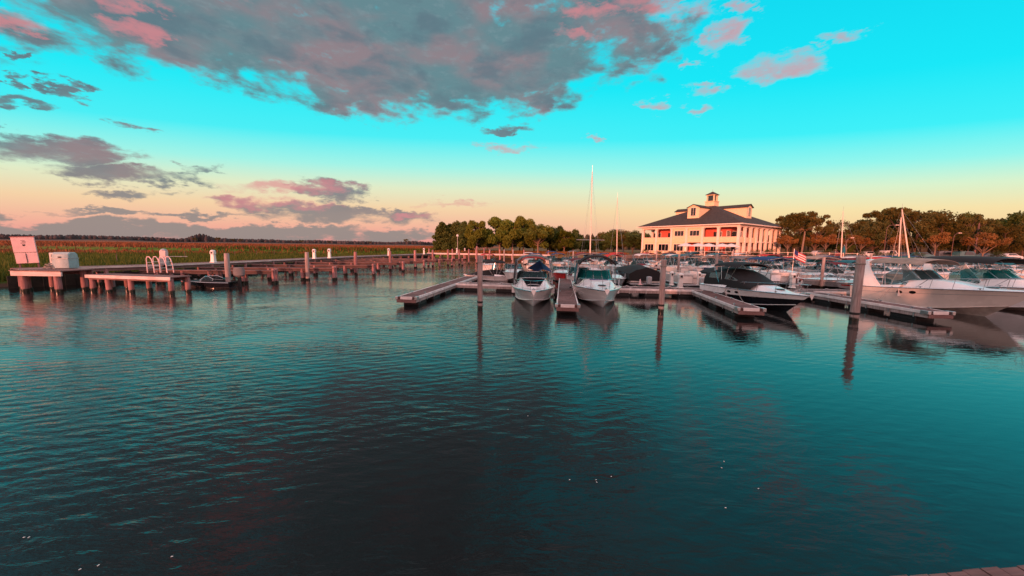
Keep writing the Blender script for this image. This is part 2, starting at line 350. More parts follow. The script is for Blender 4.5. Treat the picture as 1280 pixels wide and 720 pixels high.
# ------------------------------------------------------------------ terrain and water
PIER = [Vector((-31.5, 23.2)), Vector((-28.4, 29.5)), Vector((-26.9, 40)), Vector((-25.2, 58)), Vector((-18, 94))]
def pier_x(y):
    if y <= PIER[0].y: return PIER[0].x - (PIER[0].y-y)*.15
    for a, b in zip(PIER, PIER[1:]):
        if y <= b.y: return a.x + (b.x-a.x)*(y-a.y)/(b.y-a.y)
    return PIER[-1].x
def shore_y(x): return 96 - 15*sm(x, 5, 30)
def land(x, y):
    jit = 1.2*noise.noise(Vector((x*.12, y*.12, 0))) + .4*noise.noise(Vector((x*.6, y*.6, 3)))
    a = (pier_x(y) - 3.6 + jit) - x if y > 14 else (-35.5+jit) - x           # marsh
    b = y - shore_y(x) + jit*(.6 if x < 15 else .05)
    c = -7.5 - y + jit*.5                                                   # shore behind the viewer
    d = max(a, b, c)
    base = .35 if (a > b and a > c) else 1.7
    top = .35 + (1.35)*sm(b, 0, 3) if b > -2 else base
    if c > b and c > a: top = 1.5
    rise = .045*max(0, math.hypot(x, y)-600)**.75 if math.hypot(x, y) > 600 else 0
    if d < 0: return max(-2.0, d*.6)
    return top*sm(d, 0, 1.6) + .12*noise.noise(Vector((x*.2, y*.2, 9))) + rise*(.6+.5*noise.noise(Vector((math.atan2(x, y)*9, 0, 5))))
mb = MB()
rad = [3*(1.034**i) for i in range(0, 236)]
NA = 420
rows = []
for r in rad:
    rows.append([(r*math.sin(2*math.pi*j/NA), r*math.cos(2*math.pi*j/NA), land(r*math.sin(2*math.pi*j/NA), r*math.cos(2*math.pi*j/NA))) for j in range(NA)])
rows.insert(0, [(0, 0, -2)]*NA)
mb.grid(rows, True)
gm_ = bpy.data.materials.new('ground_grass'); gm_.use_nodes = True; t = gm_.node_tree; b = t.nodes['Principled BSDF']; b.inputs['Roughness'].default_value = .95
b.inputs['Specular IOR Level'].default_value = .1
g = nd(t, 'ShaderNodeNewGeometry'); mp = nd(t, 'ShaderNodeMapping'); t.links.new(g.outputs['Position'], mp.inputs[0]); mp.inputs['Scale'].default_value = (.004, .011, 1)
n1 = nd(t, 'ShaderNodeTexNoise'); t.links.new(mp.outputs[0], n1.inputs['Vector']); n1.inputs['Scale'].default_value = 1.5; n1.inputs['Detail'].default_value = 8
n2 = nd(t, 'ShaderNodeTexNoise'); t.links.new(g.outputs['Position'], n2.inputs['Vector']); n2.inputs['Scale'].default_value = .6; n2.inputs['Detail'].default_value = 8
sp = nd(t, 'ShaderNodeSeparateXYZ'); t.links.new(g.outputs['Position'], sp.inputs[0])
dst = nd(t, 'ShaderNodeVectorMath', operation='LENGTH'); t.links.new(g.outputs['Position'], dst.inputs[0])
dn = math_n(t, 'ADD', dst.outputs['Value'], math_n(t, 'MULTIPLY', math_n(t, 'SUBTRACT', n1.outputs[0], .5), 190))
green = mixc(t, mapr(t, n2.outputs[0], .3, .7), (.04, .10, .010, 1), (.10, .19, .02, 1))
russet = mixc(t, mapr(t, n2.outputs[0], .3, .7), (.20, .07, .035, 1), (.30, .12, .06, 1))
o = mixc(t, mapr(t, dn, 120, 210), green, russet)                 # reed beds turn to russet sedge far out
o = mixc(t, mapr(t, sp.outputs[0], -20, -12), o, mixc(t, mapr(t, n2.outputs[0], .35, .65), (.10, .07, .03, 1), (.15, .10, .045, 1)))
o = mixc(t, mapr(t, dst.outputs['Value'], 600, 1100), o, (.045, .035, .035, 1))
o = mixc(t, mapr(t, sp.outputs[2], .12, .3), (.06, .035, .025, 1), o)    # bare mud at the waterline
t.links.new(o, b.inputs['Base Color'])
bp = nd(t, 'ShaderNodeBump'); bp.inputs['Strength'].default_value = .8; bp.inputs['Distance'].default_value = .2
t.links.new(n2.outputs[0], bp.inputs['Height']); t.links.new(bp.outputs[0], b.inputs['Normal'])
tag(mb.build('ground', gm_, smooth=60), kind='structure')

wm = bpy.data.materials.new('harbour_water'); wm.use_nodes = True; t = wm.node_tree; b = t.nodes['Principled BSDF']
b.inputs['Base Color'].default_value = (.009, .010, .010, 1); b.inputs['Roughness'].default_value = .025; b.inputs['IOR'].default_value = 1.33
g = nd(t, 'ShaderNodeNewGeometry')
def wnoise(scale, rot, detail=3, dist=0, rough=.5):
    mp = nd(t, 'ShaderNodeMapping'); t.links.new(g.outputs['Position'], mp.inputs[0]); mp.inputs['Scale'].default_value = scale; mp.inputs['Rotation'].default_value = (0, 0, R(rot))
    n = nd(t, 'ShaderNodeTexNoise'); t.links.new(mp.outputs[0], n.inputs['Vector']); n.inputs['Scale'].default_value = 1; n.inputs['Detail'].default_value = detail
    n.inputs['Distortion'].default_value = dist; n.inputs['Roughness'].default_value = rough
    return n.outputs[0]
def wwave(rot, scale, dist):
    mp = nd(t, 'ShaderNodeMapping'); t.links.new(g.outputs['Position'], mp.inputs[0]); mp.inputs['Rotation'].default_value = (0, 0, R(rot))
    n = nd(t, 'ShaderNodeTexWave'); t.links.new(mp.outputs[0], n.inputs['Vector']); n.wave_profile = 'SIN'; n.inputs['Scale'].default_value = scale
    n.inputs['Distortion'].default_value = dist; n.inputs['Detail'].default_value = 2; n.inputs['Detail Scale'].default_value = .6
    return n.outputs['Fac']
sw = wwave(66, 1.05, 4.0); sw2 = wwave(108, .80, 4.5)
rip = wnoise((1.6, 4.6, 1), -18, 4, .6); rip2 = wnoise((5.0, 12.0, 1), 14, 3, .3); big = wnoise((.13, .22, 1), 25, 4, .6)
sp = nd(t, 'ShaderNodeSeparateXYZ'); t.links.new(g.outputs['Position'], sp.inputs[0])
# wind ruffles the open water on the left; the slips on the right lie in the lee of the boats
lee = mapr(t, math_n(t, 'ADD', sp.outputs[0], math_n(t, 'MULTIPLY', math_n(t, 'SUBTRACT', big, .5), 14)), -5, 9, 1.0, .24)
hgt = math_n(t, 'ADD', math_n(t, 'MULTIPLY', sw, .075), math_n(t, 'MULTIPLY', sw2, .05))
hgt = math_n(t, 'ADD', hgt, math_n(t, 'MULTIPLY', rip, .46))
hgt = math_n(t, 'ADD', hgt, math_n(t, 'MULTIPLY', rip2, .15))
hgt = math_n(t, 'MULTIPLY', hgt, math_n(t, 'MULTIPLY', lee, mapr(t, big, .40, .58, .42, 1.05)))
bp = nd(t, 'ShaderNodeBump'); bp.inputs['Strength'].default_value = 1.0; bp.inputs['Distance'].default_value = .050
t.links.new(hgt, bp.inputs['Height']); t.links.new(bp.outputs[0], b.inputs['Normal'])
mb = MB(); mb.quad((-7000, -7000, 0), (7000, -7000, 0), (7000, 7000, 0), (-7000, 7000, 0))
tag(mb.build('water', wm), kind='structure')

# floating flecks on the water are scattered foam: one patch of stuff
mb = MB()
for px, py in [(635, 512), (745, 600), (746, 603), (30, 672), (36, 672), (100, 712), (215, 696), (123, 707), (902, 585), (905, 577), (907, 635), (948, 611), (764, 596), (660, 520), (712, 600)]:
    p = W(px, py); q = .005
    a = random.random()*3
    mb.obox((p.x, p.y), (math.cos(a), math.sin(a)), q*1.8, q, .002, .006)
tag(mb.build('foam_flecks', stucco_cap, smooth=0), 'tiny white flecks of foam drifting on the dark foreground water', 'foam', kind='stuff')

# far woods on the horizon
def woods(name, a0, a1, dist, hmin, hmax, n, label, m, seed, bumps=()):
    rnd = random.Random(seed); mb = MB()
    for i in range(n):
        a = R(a0+(a1-a0)*(i+rnd.random())/n); d = dist*(1+.12*rnd.random())
        hh = hmin+(hmax-hmin)*(.5+.5*noise.noise(Vector((a*14, seed, 0)))) * (.7+.5*rnd.random())
        for ba, bw, bh in bumps: hh += bh*math.exp(-((math.degrees(a)-ba)/bw)**2)
        c = Vector((d*math.sin(a), d*math.cos(a), land(d*math.sin(a), d*math.cos(a))-2)); r = dist*R(abs(a1-a0))/n*1.6
        k = 9
        for ring in range(1):
            pr = [(r*.9, 0), (r*1.15, hh*.45), (r*.8, hh*.85), (r*.25, hh+2), (0.01, hh+2.2)]
            mb.grid([[(c.x+q*math.cos(6.28*j/k)*(1+.3*noise.noise(Vector((i, j, z)))), c.y+q*math.sin(6.28*j/k), c.z+z*(1+.12*noise.noise(Vector((i*2.3, j, 4))))) for j in range(k)] for q, z in pr], True)
    return tag(mb.build(name, m, merge=False, smooth=60), label, 'woods', kind='stuff')
wood_far = mat('far_wood', (.05, .042, .045), .95, var=.3, scale=.02)
az_b = math.degrees(math.atan2(ray(251, 300).x, ray(251, 300).y))
woods('distant_woodland', -60, -8, 1500, 7, 15, 420, 'low dark line of woods along the horizon beyond the marsh', wood_far, 3, bumps=((az_b, .9, 14),))
woods('distant_forest', 8, 62, 420, 14, 20, 240, 'far dark band of forest on the horizon behind the car park trees', mat('far_wood_brown', (.06, .05, .03), .95, var=.3, scale=.2), 5)

# reeds of the marsh: uncountable blades
def blades(name, n, gen, hmin, hmax, wd_, m, label, cat):
    mb = MB(); rnd = random.Random(11)
    k = 0
    while k < n:
        x, y = gen(rnd); z = land(x, y)
        if z < .16: k += .2; continue
        d = math.hypot(x, y); hh = rnd.uniform(hmin, hmax)*(.7+.6*max(0, .5+noise.noise(Vector((x*.25, y*.25, 0))))); w = wd_*(.6+d/45)
        a = rnd.random()*3.14; l = rnd.uniform(-.35, .35)*hh
        p = Vector((x, y, z-.05)); u = Vector((math.cos(a), math.sin(a), 0))*w; q = Vector((l*math.sin(a), l*math.cos(a), hh))
        mb.v += [tuple(p-u), tuple(p+u), tuple(p+q*.6+u*.7), tuple(p+q)]; i = len(mb.v)-4; mb.f += [(i, i+1, i+2), (i, i+2, i+3)]
        k += 1
    return tag(mb.build(name, m, merge=False, smooth=0), label, cat, kind='stuff')
def gm1(r):
    y = 15+95*r.random()**1.5; return pier_x(y)-3.2-(60*r.random()**1.6), y
blades('marsh_reeds', 60000, gm1, .5, .95, .035, reed_m, 'dense green reeds and grasses of the marsh behind the left pier', 'reeds')
def gm3(r):
    a = R(r.uniform(-60, -6)); d = 105+r.random()**1.3*420; return d*math.sin(a), d*math.cos(a)
blades('far_sedge', 42000, gm3, .6, 1.1, .045, leaf_mat('sedge_blades', (.14, .045, .02, 1), (.26, .10, .04, 1), .2), 'russet band of sedge far out on the marsh', 'sedge')
def gm2(r): return r.uniform(-26, 30), 95+r.random()**1.4*22
blades('bank_grass', 14000, gm2, .2, .5, .03, leaf_orange, 'dry reddish grass on the far bank under the row of trees', 'grass')

# ------------------------------------------------------------------ pilings
def piling_mb(x, y, z0, z1, r, lean=(0, 0), n=14, cone=0):
    mb = MB(); pts = []; rs = []
    K = 9
    for i in range(K+1):
        z = z0+(z1-z0)*i/K; f = (z-z0)/(z1-z0)
        pts.append((x+lean[0]*f+.006*math.sin(z*3.1+x), y+lean[1]*f, z)); rs.append(r*(1.05-.1*f)*(1+.025*math.sin(z*5+x*3)))
    pts.append((pts[-1][0], pts[-1][1], z1+.02)); rs.append(r*.86)
    if cone: pts.append((pts[-1][0], pts[-1][1], z1+cone)); rs.append(.01)
    mb.tube(pts, rs, n); return mb
def tall_piling(px, pyb, pyt, label, r=.14, group=None, m=None, band=False):
    p = W(px, pyb); q = WY(px, pyt, p.y)
    t = thing('mooring_piling', label, 'piling', (p.x, p.y, 0), 0, group)
    piling_mb(0, 0, -1.6, q.z, r).build('post', m or pilewood, t)
    if band:
        MB().lathe([(r*1.02, .30), (r*1.10, .31), (r*1.10, .40), (r*1.02, .41)], n=14).build('hoop', rubber, t)
        mb = MB(); mb.lathe([(r*1.0, q.z-.34), (r*1.1, q.z-.33), (r*1.12, q.z-.29), (r*1.0, q.z-.28)], n=14); mb.build('rope_coil', rope, t)
    return t
G = 'tall bare pilings in front of the boat slips'
tall_piling(600, 386, 320, 'tall weathered piling standing alone left of the two bow-on white boats', .135, G, band=True)
tall_piling(826, 390, 325, 'tall weathered piling in open water between the blue-striped boat and the black-hulled boat', .14, G, band=True)
tall_piling(1067, 401, 321, 'thick tall grey piling in front of the stern of the big cream cruiser', .175, G, band=True)
G2 = 'tall pilings at the finger ends of the left pier'
tall = [(286, 358, 317), (385, 350, 315.5), (445, 343, 315), (488, 338, 314), (519, 335.2, 313), (541, 333.4, 312.5), (560, 332, 312), (574, 330.8, 312), (586, 330, 311.5),
        (596, 329.2, 308), (605, 328.6, 310), (612, 328, 312)]
for i, (a, b_, c_) in enumerate(tall):
    tall_piling(a, b_, c_, ORD[i]+' tall piling from the near end of the row beside the left pier', .17 if i < 5 else .15, G2, pinewood if i > 1 else pilewood)

# ------------------------------------------------------------------ fixed pier on the left
ZP = 1.4
pier = thing('fixed_pier', 'long raised wooden pier on pilings receding along the marsh edge', 'pier', (PIER[0].x, PIER[0].y, 0))
inv = -Vector((PIER[0].x, PIER[0].y, 0))
mbd = MB(); mbs = MB(); HW = .85
for a, b_ in zip(PIER, PIER[1:]):
    d = (b_-a); Lg = d.length; u = d/Lg; v = Vector((-u.y, u.x)); nb = int(Lg/.17)
    for i in range(nb):
        c = a+u*(i+.5)*Lg/nb; c = c-PIER[0]
        mbd.obox(c, v, HW+random.uniform(-.02, .02), Lg/nb*.47, ZP-.05+random.uniform(-.005, .005), ZP)
    for s in (-1, 0, 1):
        m_ = (a+b_)/2 + v*s*(HW-.12) - PIER[0]; mbs.obox(m_, u, Lg/2, .05, ZP-.33, ZP-.056)
mbd.build('deck', greywood, pier, smooth=0, merge=False); mbs.build('stringer', greywood, pier, smooth=0)
mb = MB()
for a, b_ in zip(PIER, PIER[1:]):
    d = (b_-a); u = d.normalized(); v = Vector((-u.y, u.x)); m_ = (a+b_)/2-v*(HW+.03)-PIER[0]; mb.obox(m_, u, d.length/2, .025, ZP-.11, ZP+.012)
mb.build('edge_board', fascia, pier, smooth=0)
acc = 0; pos = 0
for a, b_ in zip(PIER, PIER[1:]):
    d = (b_-a); u = d.normalized(); v = Vector((-u.y, u.x)); k = 0; n_ = max(1, int(d.length/3.1))
    for i in range(n_):
        for s in (-1, 1):
            c = a+u*((i+.1)*d.length/n_) + v*s*(HW-.16) - PIER[0]
            piling_mb(c.x, c.y, -1.4, ZP-.06, .13, n=10).build('piling', pinewood, pier)
# pier crossing along the far end, lit red by the low sun
cp = thing('fixed_pier', 'far raised pier crossing in front of the tree row, lit red by the sun', 'pier', (-20, 88, 0), math.atan2(-2.5, 29))
mb = MB()
for i in range(96): mb.box(i*.3, i*.3+.28, -1, 1, 1.46, 1.52)
mb.build('deck', greywood, cp, smooth=0, merge=False)
MB().box(0, 28.8, -1.06, -1.01, 1.2, 1.54).build('edge_board', fascia, cp)
for i in range(11):
    for y in (-.85, .85): piling_mb(.4+i*2.8, y, -1.4, 1.455 if (i % 2 or y > 0) else 2.5, .16, n=8).build('piling', pinewood, cp)
bk = MB()  # row of very dark planks standing behind the left pier
for a, b_ in zip(PIER, PIER[1:]):
    d = (b_-a); u = d.normalized(); v = Vector((-u.y, u.x)); n_ = int(d.length/.5)
    for i in range(n_):
        c = a+u*(i+.5)*d.length/n_ + v*1.9; bk.obox(c, u, d.length/n_*.47, .05+.03*(i % 2), -1.2, .82+.06*math.sin(i*1.9))
tag(bk.build('timber_bulkhead', mat('tarred_timber', (.035, .028, .022), .9, var=.3, scale=2, bump=.4), smooth=0, merge=False), 'dark timber bulkhead holding the marsh bank behind the left pier', 'bulkhead')
# end platform that carries the sign
plat = thing('pier_platform', 'low timber platform on two thick red-lit pilings at the near end of the pier', 'platform', (W(32, 365).x, W(32, 365).y, 0))
w_ = W(70, 366).x - W(32, 365).x
mb = MB()
for i in range(18): mb.box(-.55+i*(w_+1.1)/18, -.55+(i+.93)*(w_+1.1)/18, -.25, 1.6, 1.32, 1.37)
mb.build('deck', greywood, plat, smooth=0, merge=False)
MB().box(-.5, w_+.5, -.22, -.13, 1.02, 1.31).build('cross_beam', fascia, plat, bevel=.01)
MB().box(-.5, w_+.5, 1.45, 1.53, 1.02, 1.31).build('cross_beam', greywood, plat)
for x in (0, w_):
    for y in (0, 1.4): piling_mb(x, y, -1.4, 1.315, .17).build('piling', pinewood, plat)

def finger(px0, py0, px1, py1, label, zd=1.08, width=.55, near_piles=(), depth=None):
    """fixed finger pier whose near edge runs between two waterline pixels"""
    a = W(px0, py0); b_ = W(px1, py1); d = (b_-a); Lg = d.length; u = d.normalized(); rz = math.atan2(u.y, u.x)
    t = thing('finger_pier', label, 'finger pier', (a.x, a.y, 0), rz, 'low finger piers branching off the left pier')
    mb = MB(); n = int(Lg/.16)
    for i in range(n): mb.box(-.1+i*(Lg+.2)/n, -.1+(i+.93)*(Lg+.2)/n, -.16, 2*width, zd-.05, zd+random.uniform(-.004, .004))
    mb.build('deck', greywood, t, smooth=0, merge=False)
    MB().box(-.1, Lg+.1, -.22, -.17, zd-.20, zd-.006).build('edge_board', fascia, t, bevel=.008)
    MB().box(0, Lg, -.12, -.04, zd-.3, zd-.052).box(0, Lg, 2*width-.1, 2*width-.02, zd-.3, zd-.052).build('stringer', greywood, t)
    ks = near_piles or (0.02, .5, .98)
    for k in ks:
        for y in (0, 2*width-.1): piling_mb(k*Lg, y, -1.4, zd-.052, .15).build('piling', pinewood, t)
    return t
finger(115, 364, 217, 368, 'nearest finger pier, low deck with three red-lit pilings carrying the white ladders', near_piles=(.02, .22, .5, .98))
fe = [(344, 355), (419, 350), (468, 344.5), (505, 339.5), (531, 336.5), (550, 334.5), (566, 333.2), (579, 332)]
for i, (a, b_) in enumerate(fe):
    e = W(a, b_); s_ = Vector((pier_x(e.y-1.0)+1.0, e.y-1.0-.3, 0))
    dv = s_-Vector((0, 0, H_CAM))
    t = None
    d = e-s_; Lg = d.length; u = d.normalized(); rz = math.atan2(u.y, u.x)
    t = thing('finger_pier', ORD[i+1]+' finger pier from the near end of the left pier, low boards on pilings', 'finger pier', (s_.x, s_.y, 0), rz, 'low finger piers branching off the left pier')
    mb = MB(); n = int(Lg/.2); zd = 1.08
    for k in range(n): mb.box(k*Lg/n, (k+.93)*Lg/n, -.1, .55, zd-.05, zd+random.uniform(-.004, .004))
    mb.build('deck', fingerwood, t, smooth=0, merge=False)
    MB().box(.0, Lg, -.16, -.11, zd-.06, zd-.006).build('edge_board', greywood, t)
    MB().box(0, Lg, -.09, -.03, zd-.3, zd-.052).box(0, Lg, .45, .52, zd-.3, zd-.052).build('stringer', fingerwood, t)
    for k in (.12, .3, .5, .75, .99):
        for y in (.02, .45): piling_mb(k*Lg, y, -1.4, (zd-.052) if k < .9 else zd+.12, .14, n=10).build('piling', pinewood, t)

# white pipe ladders on the first finger
def pipe_ladder(px, py, label, mirror=1):
    p = W(px, py, 1.08); t = thing('dock_ladder', label, 'ladder', (p.x, p.y, 1.08), R(-8), 'white pipe ladders on the nearest finger pier')
    for y in (0, .42):
        mb = MB(); mb.tube([(-.22*mirror, y, 0), (-.22*mirror, y, .95), (-.16*mirror, y, 1.08), (0, y, 1.1), (.16*mirror, y, .95), (.30*mirror, y, .5), (.34*mirror, y, 0)], .032, 8); mb.build('rail', sign_m, t)
    for z, x in ((.25, .32), (.5, .30), (.75, .235)): MB().box(x*mirror-.05, x*mirror+.05, 0, .42, z-.015, z+.015).build('step', stucco_cap, t)
    for z in (.32, .7): MB().tube([(-.22*mirror, 0, z), (-.22*mirror, .42, z)], .02).build('crossbar', stucco_cap, t)
    return t
pipe_ladder(188, 341, 'left one of the two white pipe ladders, its steps to the right')
pipe_ladder(204, 341, 'right one of the two white pipe ladders, next to the post with the pink top')

# sign cabinet with a slight tilt
p = W(32, 335, 1.37)
sg = thing('notice_board', 'pale tilted sign cabinet with a few dark marks on the near end of the pier', 'sign', (p.x-.15, p.y+.3, 1.37), R(30))
sg.rotation_euler = (R(1.5), R(-3.0), R(34)); sg.scale = (.80, .9, 1.0)
MB().box(-.62, .62, -.06, .06, 1.02, 2.02).build('sign_panel', sign_m, sg, bevel=.02)
MB().box(-.60, -.01, -.05, .05, .30, 1.00).build('lower_panel', sign_m, sg, bevel=.015)
MB().box(.01, .62, -.05, .05, .30, 1.00).build('lower_panel', sign_m, sg, bevel=.015)
MB().box(-.66, .66, -.08, .08, 2.022, 2.06).build('top_cap', mat('pink_trim', (.45, .16, .15), .6), sg)
for x in (-.5, .5): MB().box(x-.05, x+.05, .062, .15, 0, 1.95).build('post', greywood, sg)
mb = MB()
for x0, x1, z in ((-.12, .10, 1.77), (-.05, .16, 1.70), (-.14, .12, 1.62)): mb.box(x0, x1, -.066, -.0625, z, z+.03)
mb.build('lettering', ink, sg, smooth=0)
MB().poly([(-.09, -.066, 1.50), (-.02, -.066, 1.43), (.02, -.066, 1.43), (.10, -.066, 1.50), (.07, -.066, 1.55), (-.06, -.066, 1.55)]).build('emblem', ink, sg, solid=.003, smooth=0)
MB().box(-.012, .03, -.066, -.061, .35, .95).build('seam', ink, sg, smooth=0)

# dock box
p = W(76, 335, ZP)
bx = thing('dock_box', 'pale teal plastic storage box with rounded lid on the pier beside the sign', 'storage box', (p.x, p.y+.3, ZP), R(12))
rows = []
bx.scale = (.62, .9, 1.15)
for x, s_ in ((-.72, .94), (-.66, 1), (.66, 1), (.72, .94)):
    rows.append([(x, y*s_, z*s_) for y, z in ((-.42, 0), (-.42, .55), (-.38, .78), (-.22, .9), (.22, .9), (.38, .78), (.42, .55), (.42, 0))])
mb = MB(); mb.grid(rows); mb.poly(rows[0]); mb.poly(rows[-1], True); mb.build('body', cyanbox, bx)
MB().box(-.74, .74, -.45, .45, .53, .57).build('lid_rim', gel_grey, bx, bevel=.01)
MB().box(-.1, .1, -.465, -.425, .58, .66).build('latch', ink, bx)
p = W(60, 335, ZP)
b2 = thing('utility_cabinet', 'small grey meter cabinet with two dark openings left of the teal dock box', 'cabinet', (p.x, p.y+.5, ZP), R(12))
MB().box(-.22, .3, -.2, .2, 0, 1.0).build('housing', gel_grey, b2, bevel=.03)
MB().box(-.1, .22, -.215, -.202, .72, .88).build('vent', ink, b2); MB().box(-.1, .22, -.215, -.202, .42, .62).build('vent', ink, b2)
p = W(58, 337, 1.37)
cl = thing('rope_heap', 'heap of pinkish rope and hose lying on the end platform below the dock box', 'rope', (p.x, p.y+.15, 1.38))
mb = MB(); mb.tube([(.32*math.cos(a*.5)*(1-.015*a), .2*math.sin(a*.5)*(1-.01*a), .03+.008*a+.02*math.sin(a*1.7)) for a in range(44)], .028, 6); mb.build('coil', rope, cl)

def pedestal(px, py, z, label, hgt=.95, s=1.0, group='white power pedestals along the docks', m=None):
    p = W(px, py, z); t = thing('power_pedestal', label, 'power pedestal', (p.x, p.y, z), 0, group)
    w = .13*s
    rows = [[(x*k, y*k, zz) for x, y in ((-w, -w), (w, -w), (w, w), (-w, w))] for k, zz in ((1.25, 0), (1.25, .05), (.95, .09), (.8, hgt*.62), (1.0, hgt*.68), (1.0, hgt*.86))]
    mb = MB(); mb.grid(rows, True); mb.build('body', m or stucco_cap, t, smooth=20)
    MB().lathe([(w*1.3, hgt*.86), (w*1.35, hgt*.89), (w*.9, hgt*.97), (.01, hgt)], n=12).build('cap', m or stucco_cap, t)
    MB().box(-w*.6, w*.6, -w*1.08, -w*1.005, hgt*.7, hgt*.84).build('outlet_panel', ink, t)
    return t
for i, (px, py, hh) in enumerate([(267, 328, 1.15), (393, 323.3, 1.2), (412, 322.6, 1.25), (486, 319.4, 1.25), (530, 317.8, 1.3), (571, 316.3, 1.3), (581, 316, 1.3)]):
    t = pedestal(px, py, ZP, ORD[i]+' white pedestal from the near end on the left pier deck', hh, 1.25)
p = W(206, 331, ZP)
t = thing('lamp_bollard', 'stout square post with pink-lit top and side arm behind the white ladders', 'bollard', (p.x, p.y, ZP), R(15))
MB().box(-.22, .22, -.2, .2, 0, .62).build('base_box', gel_grey, t, bevel=.02)
MB().box(-.2, .2, -.18, .18, .622, 1.12).build('head', sign_m, t, bevel=.03)
MB().lathe([(.21, 1.12), (.2, 1.18), (.1, 1.26), (.01, 1.28)], n=12).build('cap', gel_grey, t)
MB().tube([(.2, 0, .66), (1.5, .1, .66)], .02).build('arm', alu, t)
# orange-lit tall navigation marker in front of the tree group
for px, pyt, pyb, lb in ((572, 296, 316, 'thin pole with a small pale lantern before the leftmost far trees'),):
    p = W(px, pyb, ZP); q = WY(px, pyt, p.y)
    t = thing('lantern_pole', lb, 'pole', (p.x, p.y, ZP)); MB().tube([(0, 0, 0), (0, 0, q.z-ZP)], .06).build('pole', alu, t)
    MB().lathe([(.05, q.z-ZP), (.3, q.z-ZP+.1), (.3, q.z-ZP+.5), (.05, q.z-ZP+.65)], n=10).build('lantern', stucco_cap, t)

# white marker stakes standing in the marsh
for i, (px, py) in enumerate([(232, 327), (294, 324), (321, 322.5), (343, 321.5), (147, 333)]):
    p = W(px, py, .3); t = piling_mb(0, 0, 0, 1.45, .035, n=7).build('marsh_stake', greywood)
    t.location = p; tag(t, ORD[i]+' thin grey stake standing in the green reeds, near the grey mooring piling', 'stake', 'thin stakes in the marsh')
# ------------------------------------------------------------------ floating docks
ZD = .5
def floating_dock(name, label, a, b_, w, z=ZD, group=None, cleats=3, tipcap=True, pile=None):
    a = Vector((a[0], a[1], 0)); b_ = Vector((b_[0], b_[1], 0)); d = b_-a; Lg = d.length; rz = math.atan2(d.y, d.x)
    t = thing(name, label, 'dock', (a.x, a.y, 0), rz, group)
    h = w/2; mb = MB(); n = max(2, int(Lg/.15))
    for i in range(n): mb.box(i*Lg/n+.004, (i+1)*Lg/n-.006, -h+.06, h-.06, z-.04, z+random.uniform(-.003, .003))
    mb.build('deck', deckwood, t, smooth=0, merge=False)
    for s in (-1, 1):
        MB().box(0, Lg, *sorted((s*(h-.055), s*h)), z-.13, z+.012).build('rub_strip', bumper, t, bevel=.01)
    MB().box(.05, Lg-.05, -h+.07, h-.07, z-.24, z-.045).build('frame', greywood, t)
    for s in (-1, 1): MB().box(0, Lg, *sorted((s*(h-.03), s*(h-.09))), z-.30, z-.135).build('waler', pilewood, t)
    nb_ = int(Lg/1.1)
    for i in range(nb_):
        for s in (-1, 1): MB().box((i+.5)*Lg/nb_-.03, (i+.5)*Lg/nb_+.03, *sorted((s*h, s*(h+.012))), z-.34, z-.14).build('bracket', alu, t)
    nf = max(1, int(Lg/2.2))
    for i in range(nf):
        c = (i+.5)*Lg/nf; MB().box(c-.62, c+.62, -h+.1, h-.1, -.25, z-.25).build('float', rubber, t, bevel=.04)
    if tipcap:
        MB().box(-.05, -.002, -h*.62, h*.62, z-.13, z+.02).build('end_strip', bumper, t, bevel=.01)
        MB().box(-.06, .0, -h, h, z-.30, z-.135).build('end_beam', greywood, t)
        for s in (-1, 1): MB().box(-.08, .28, s*h-.07, s*h+.07, z-.14, z+.03).build('corner_bracket', alu, t, bevel=.015)
    for i in range(cleats):
        for s in (-1, 1):
            c = (i+.35)*Lg/max(1, cleats); y = s*(h-.14)
            mb = MB(); mb.tube([(c-.11, y, z+.06), (c-.05, y, z+.075), (c+.05, y, z+.075), (c+.11, y, z+.06)], .014, 6)
            mb.box(c-.04, c+.04, y-.02, y+.02, z+.004, z+.07); mb.build('cleat', steel, t)
    return t
def mid(p, q): return ((p.x+q.x)/2, (p.y+q.y)/2)
A0 = mid(W(497, 371, ZD), W(519, 371.5, ZD)); A1 = mid(W(583, 345, ZD), W(600, 345.5, ZD))
A1 = (A0[0]+1.15*(33.4-A0[1])/14*1.6, 33.4)
floating_dock('floating_finger', 'outermost floating finger at the left, its end jutting into open water', A0, A1, 1.05, group='floating finger docks')
E0 = mid(W(697, 381, ZD), W(722, 381, ZD)); XE = 3.55
floating_dock('main_walkway', 'floating walkway running back between the two bow-on white boats', E0, (E0[0]+2.0, 32.2), 1.05, cleats=4)
B0 = mid(W(925, 385.5, ZD), W(953, 385.5, ZD)); Bj = W(862, 363, ZD)
floating_dock('floating_finger', 'floating finger with pale edge beside the black-hulled boat', B0, (Bj.x+.75, Bj.y+.1), 1.1, group='floating finger docks')
C0 = (W(1183, 392, ZD).x+.25, W(1183, 390, ZD).y); Cj = W(1010, 366, ZD)
floating_dock('floating_finger', 'rightmost floating finger running beside the big cream cruiser', C0, (Cj.x+.6, Cj.y+.2), 1.1, group='floating finger docks')
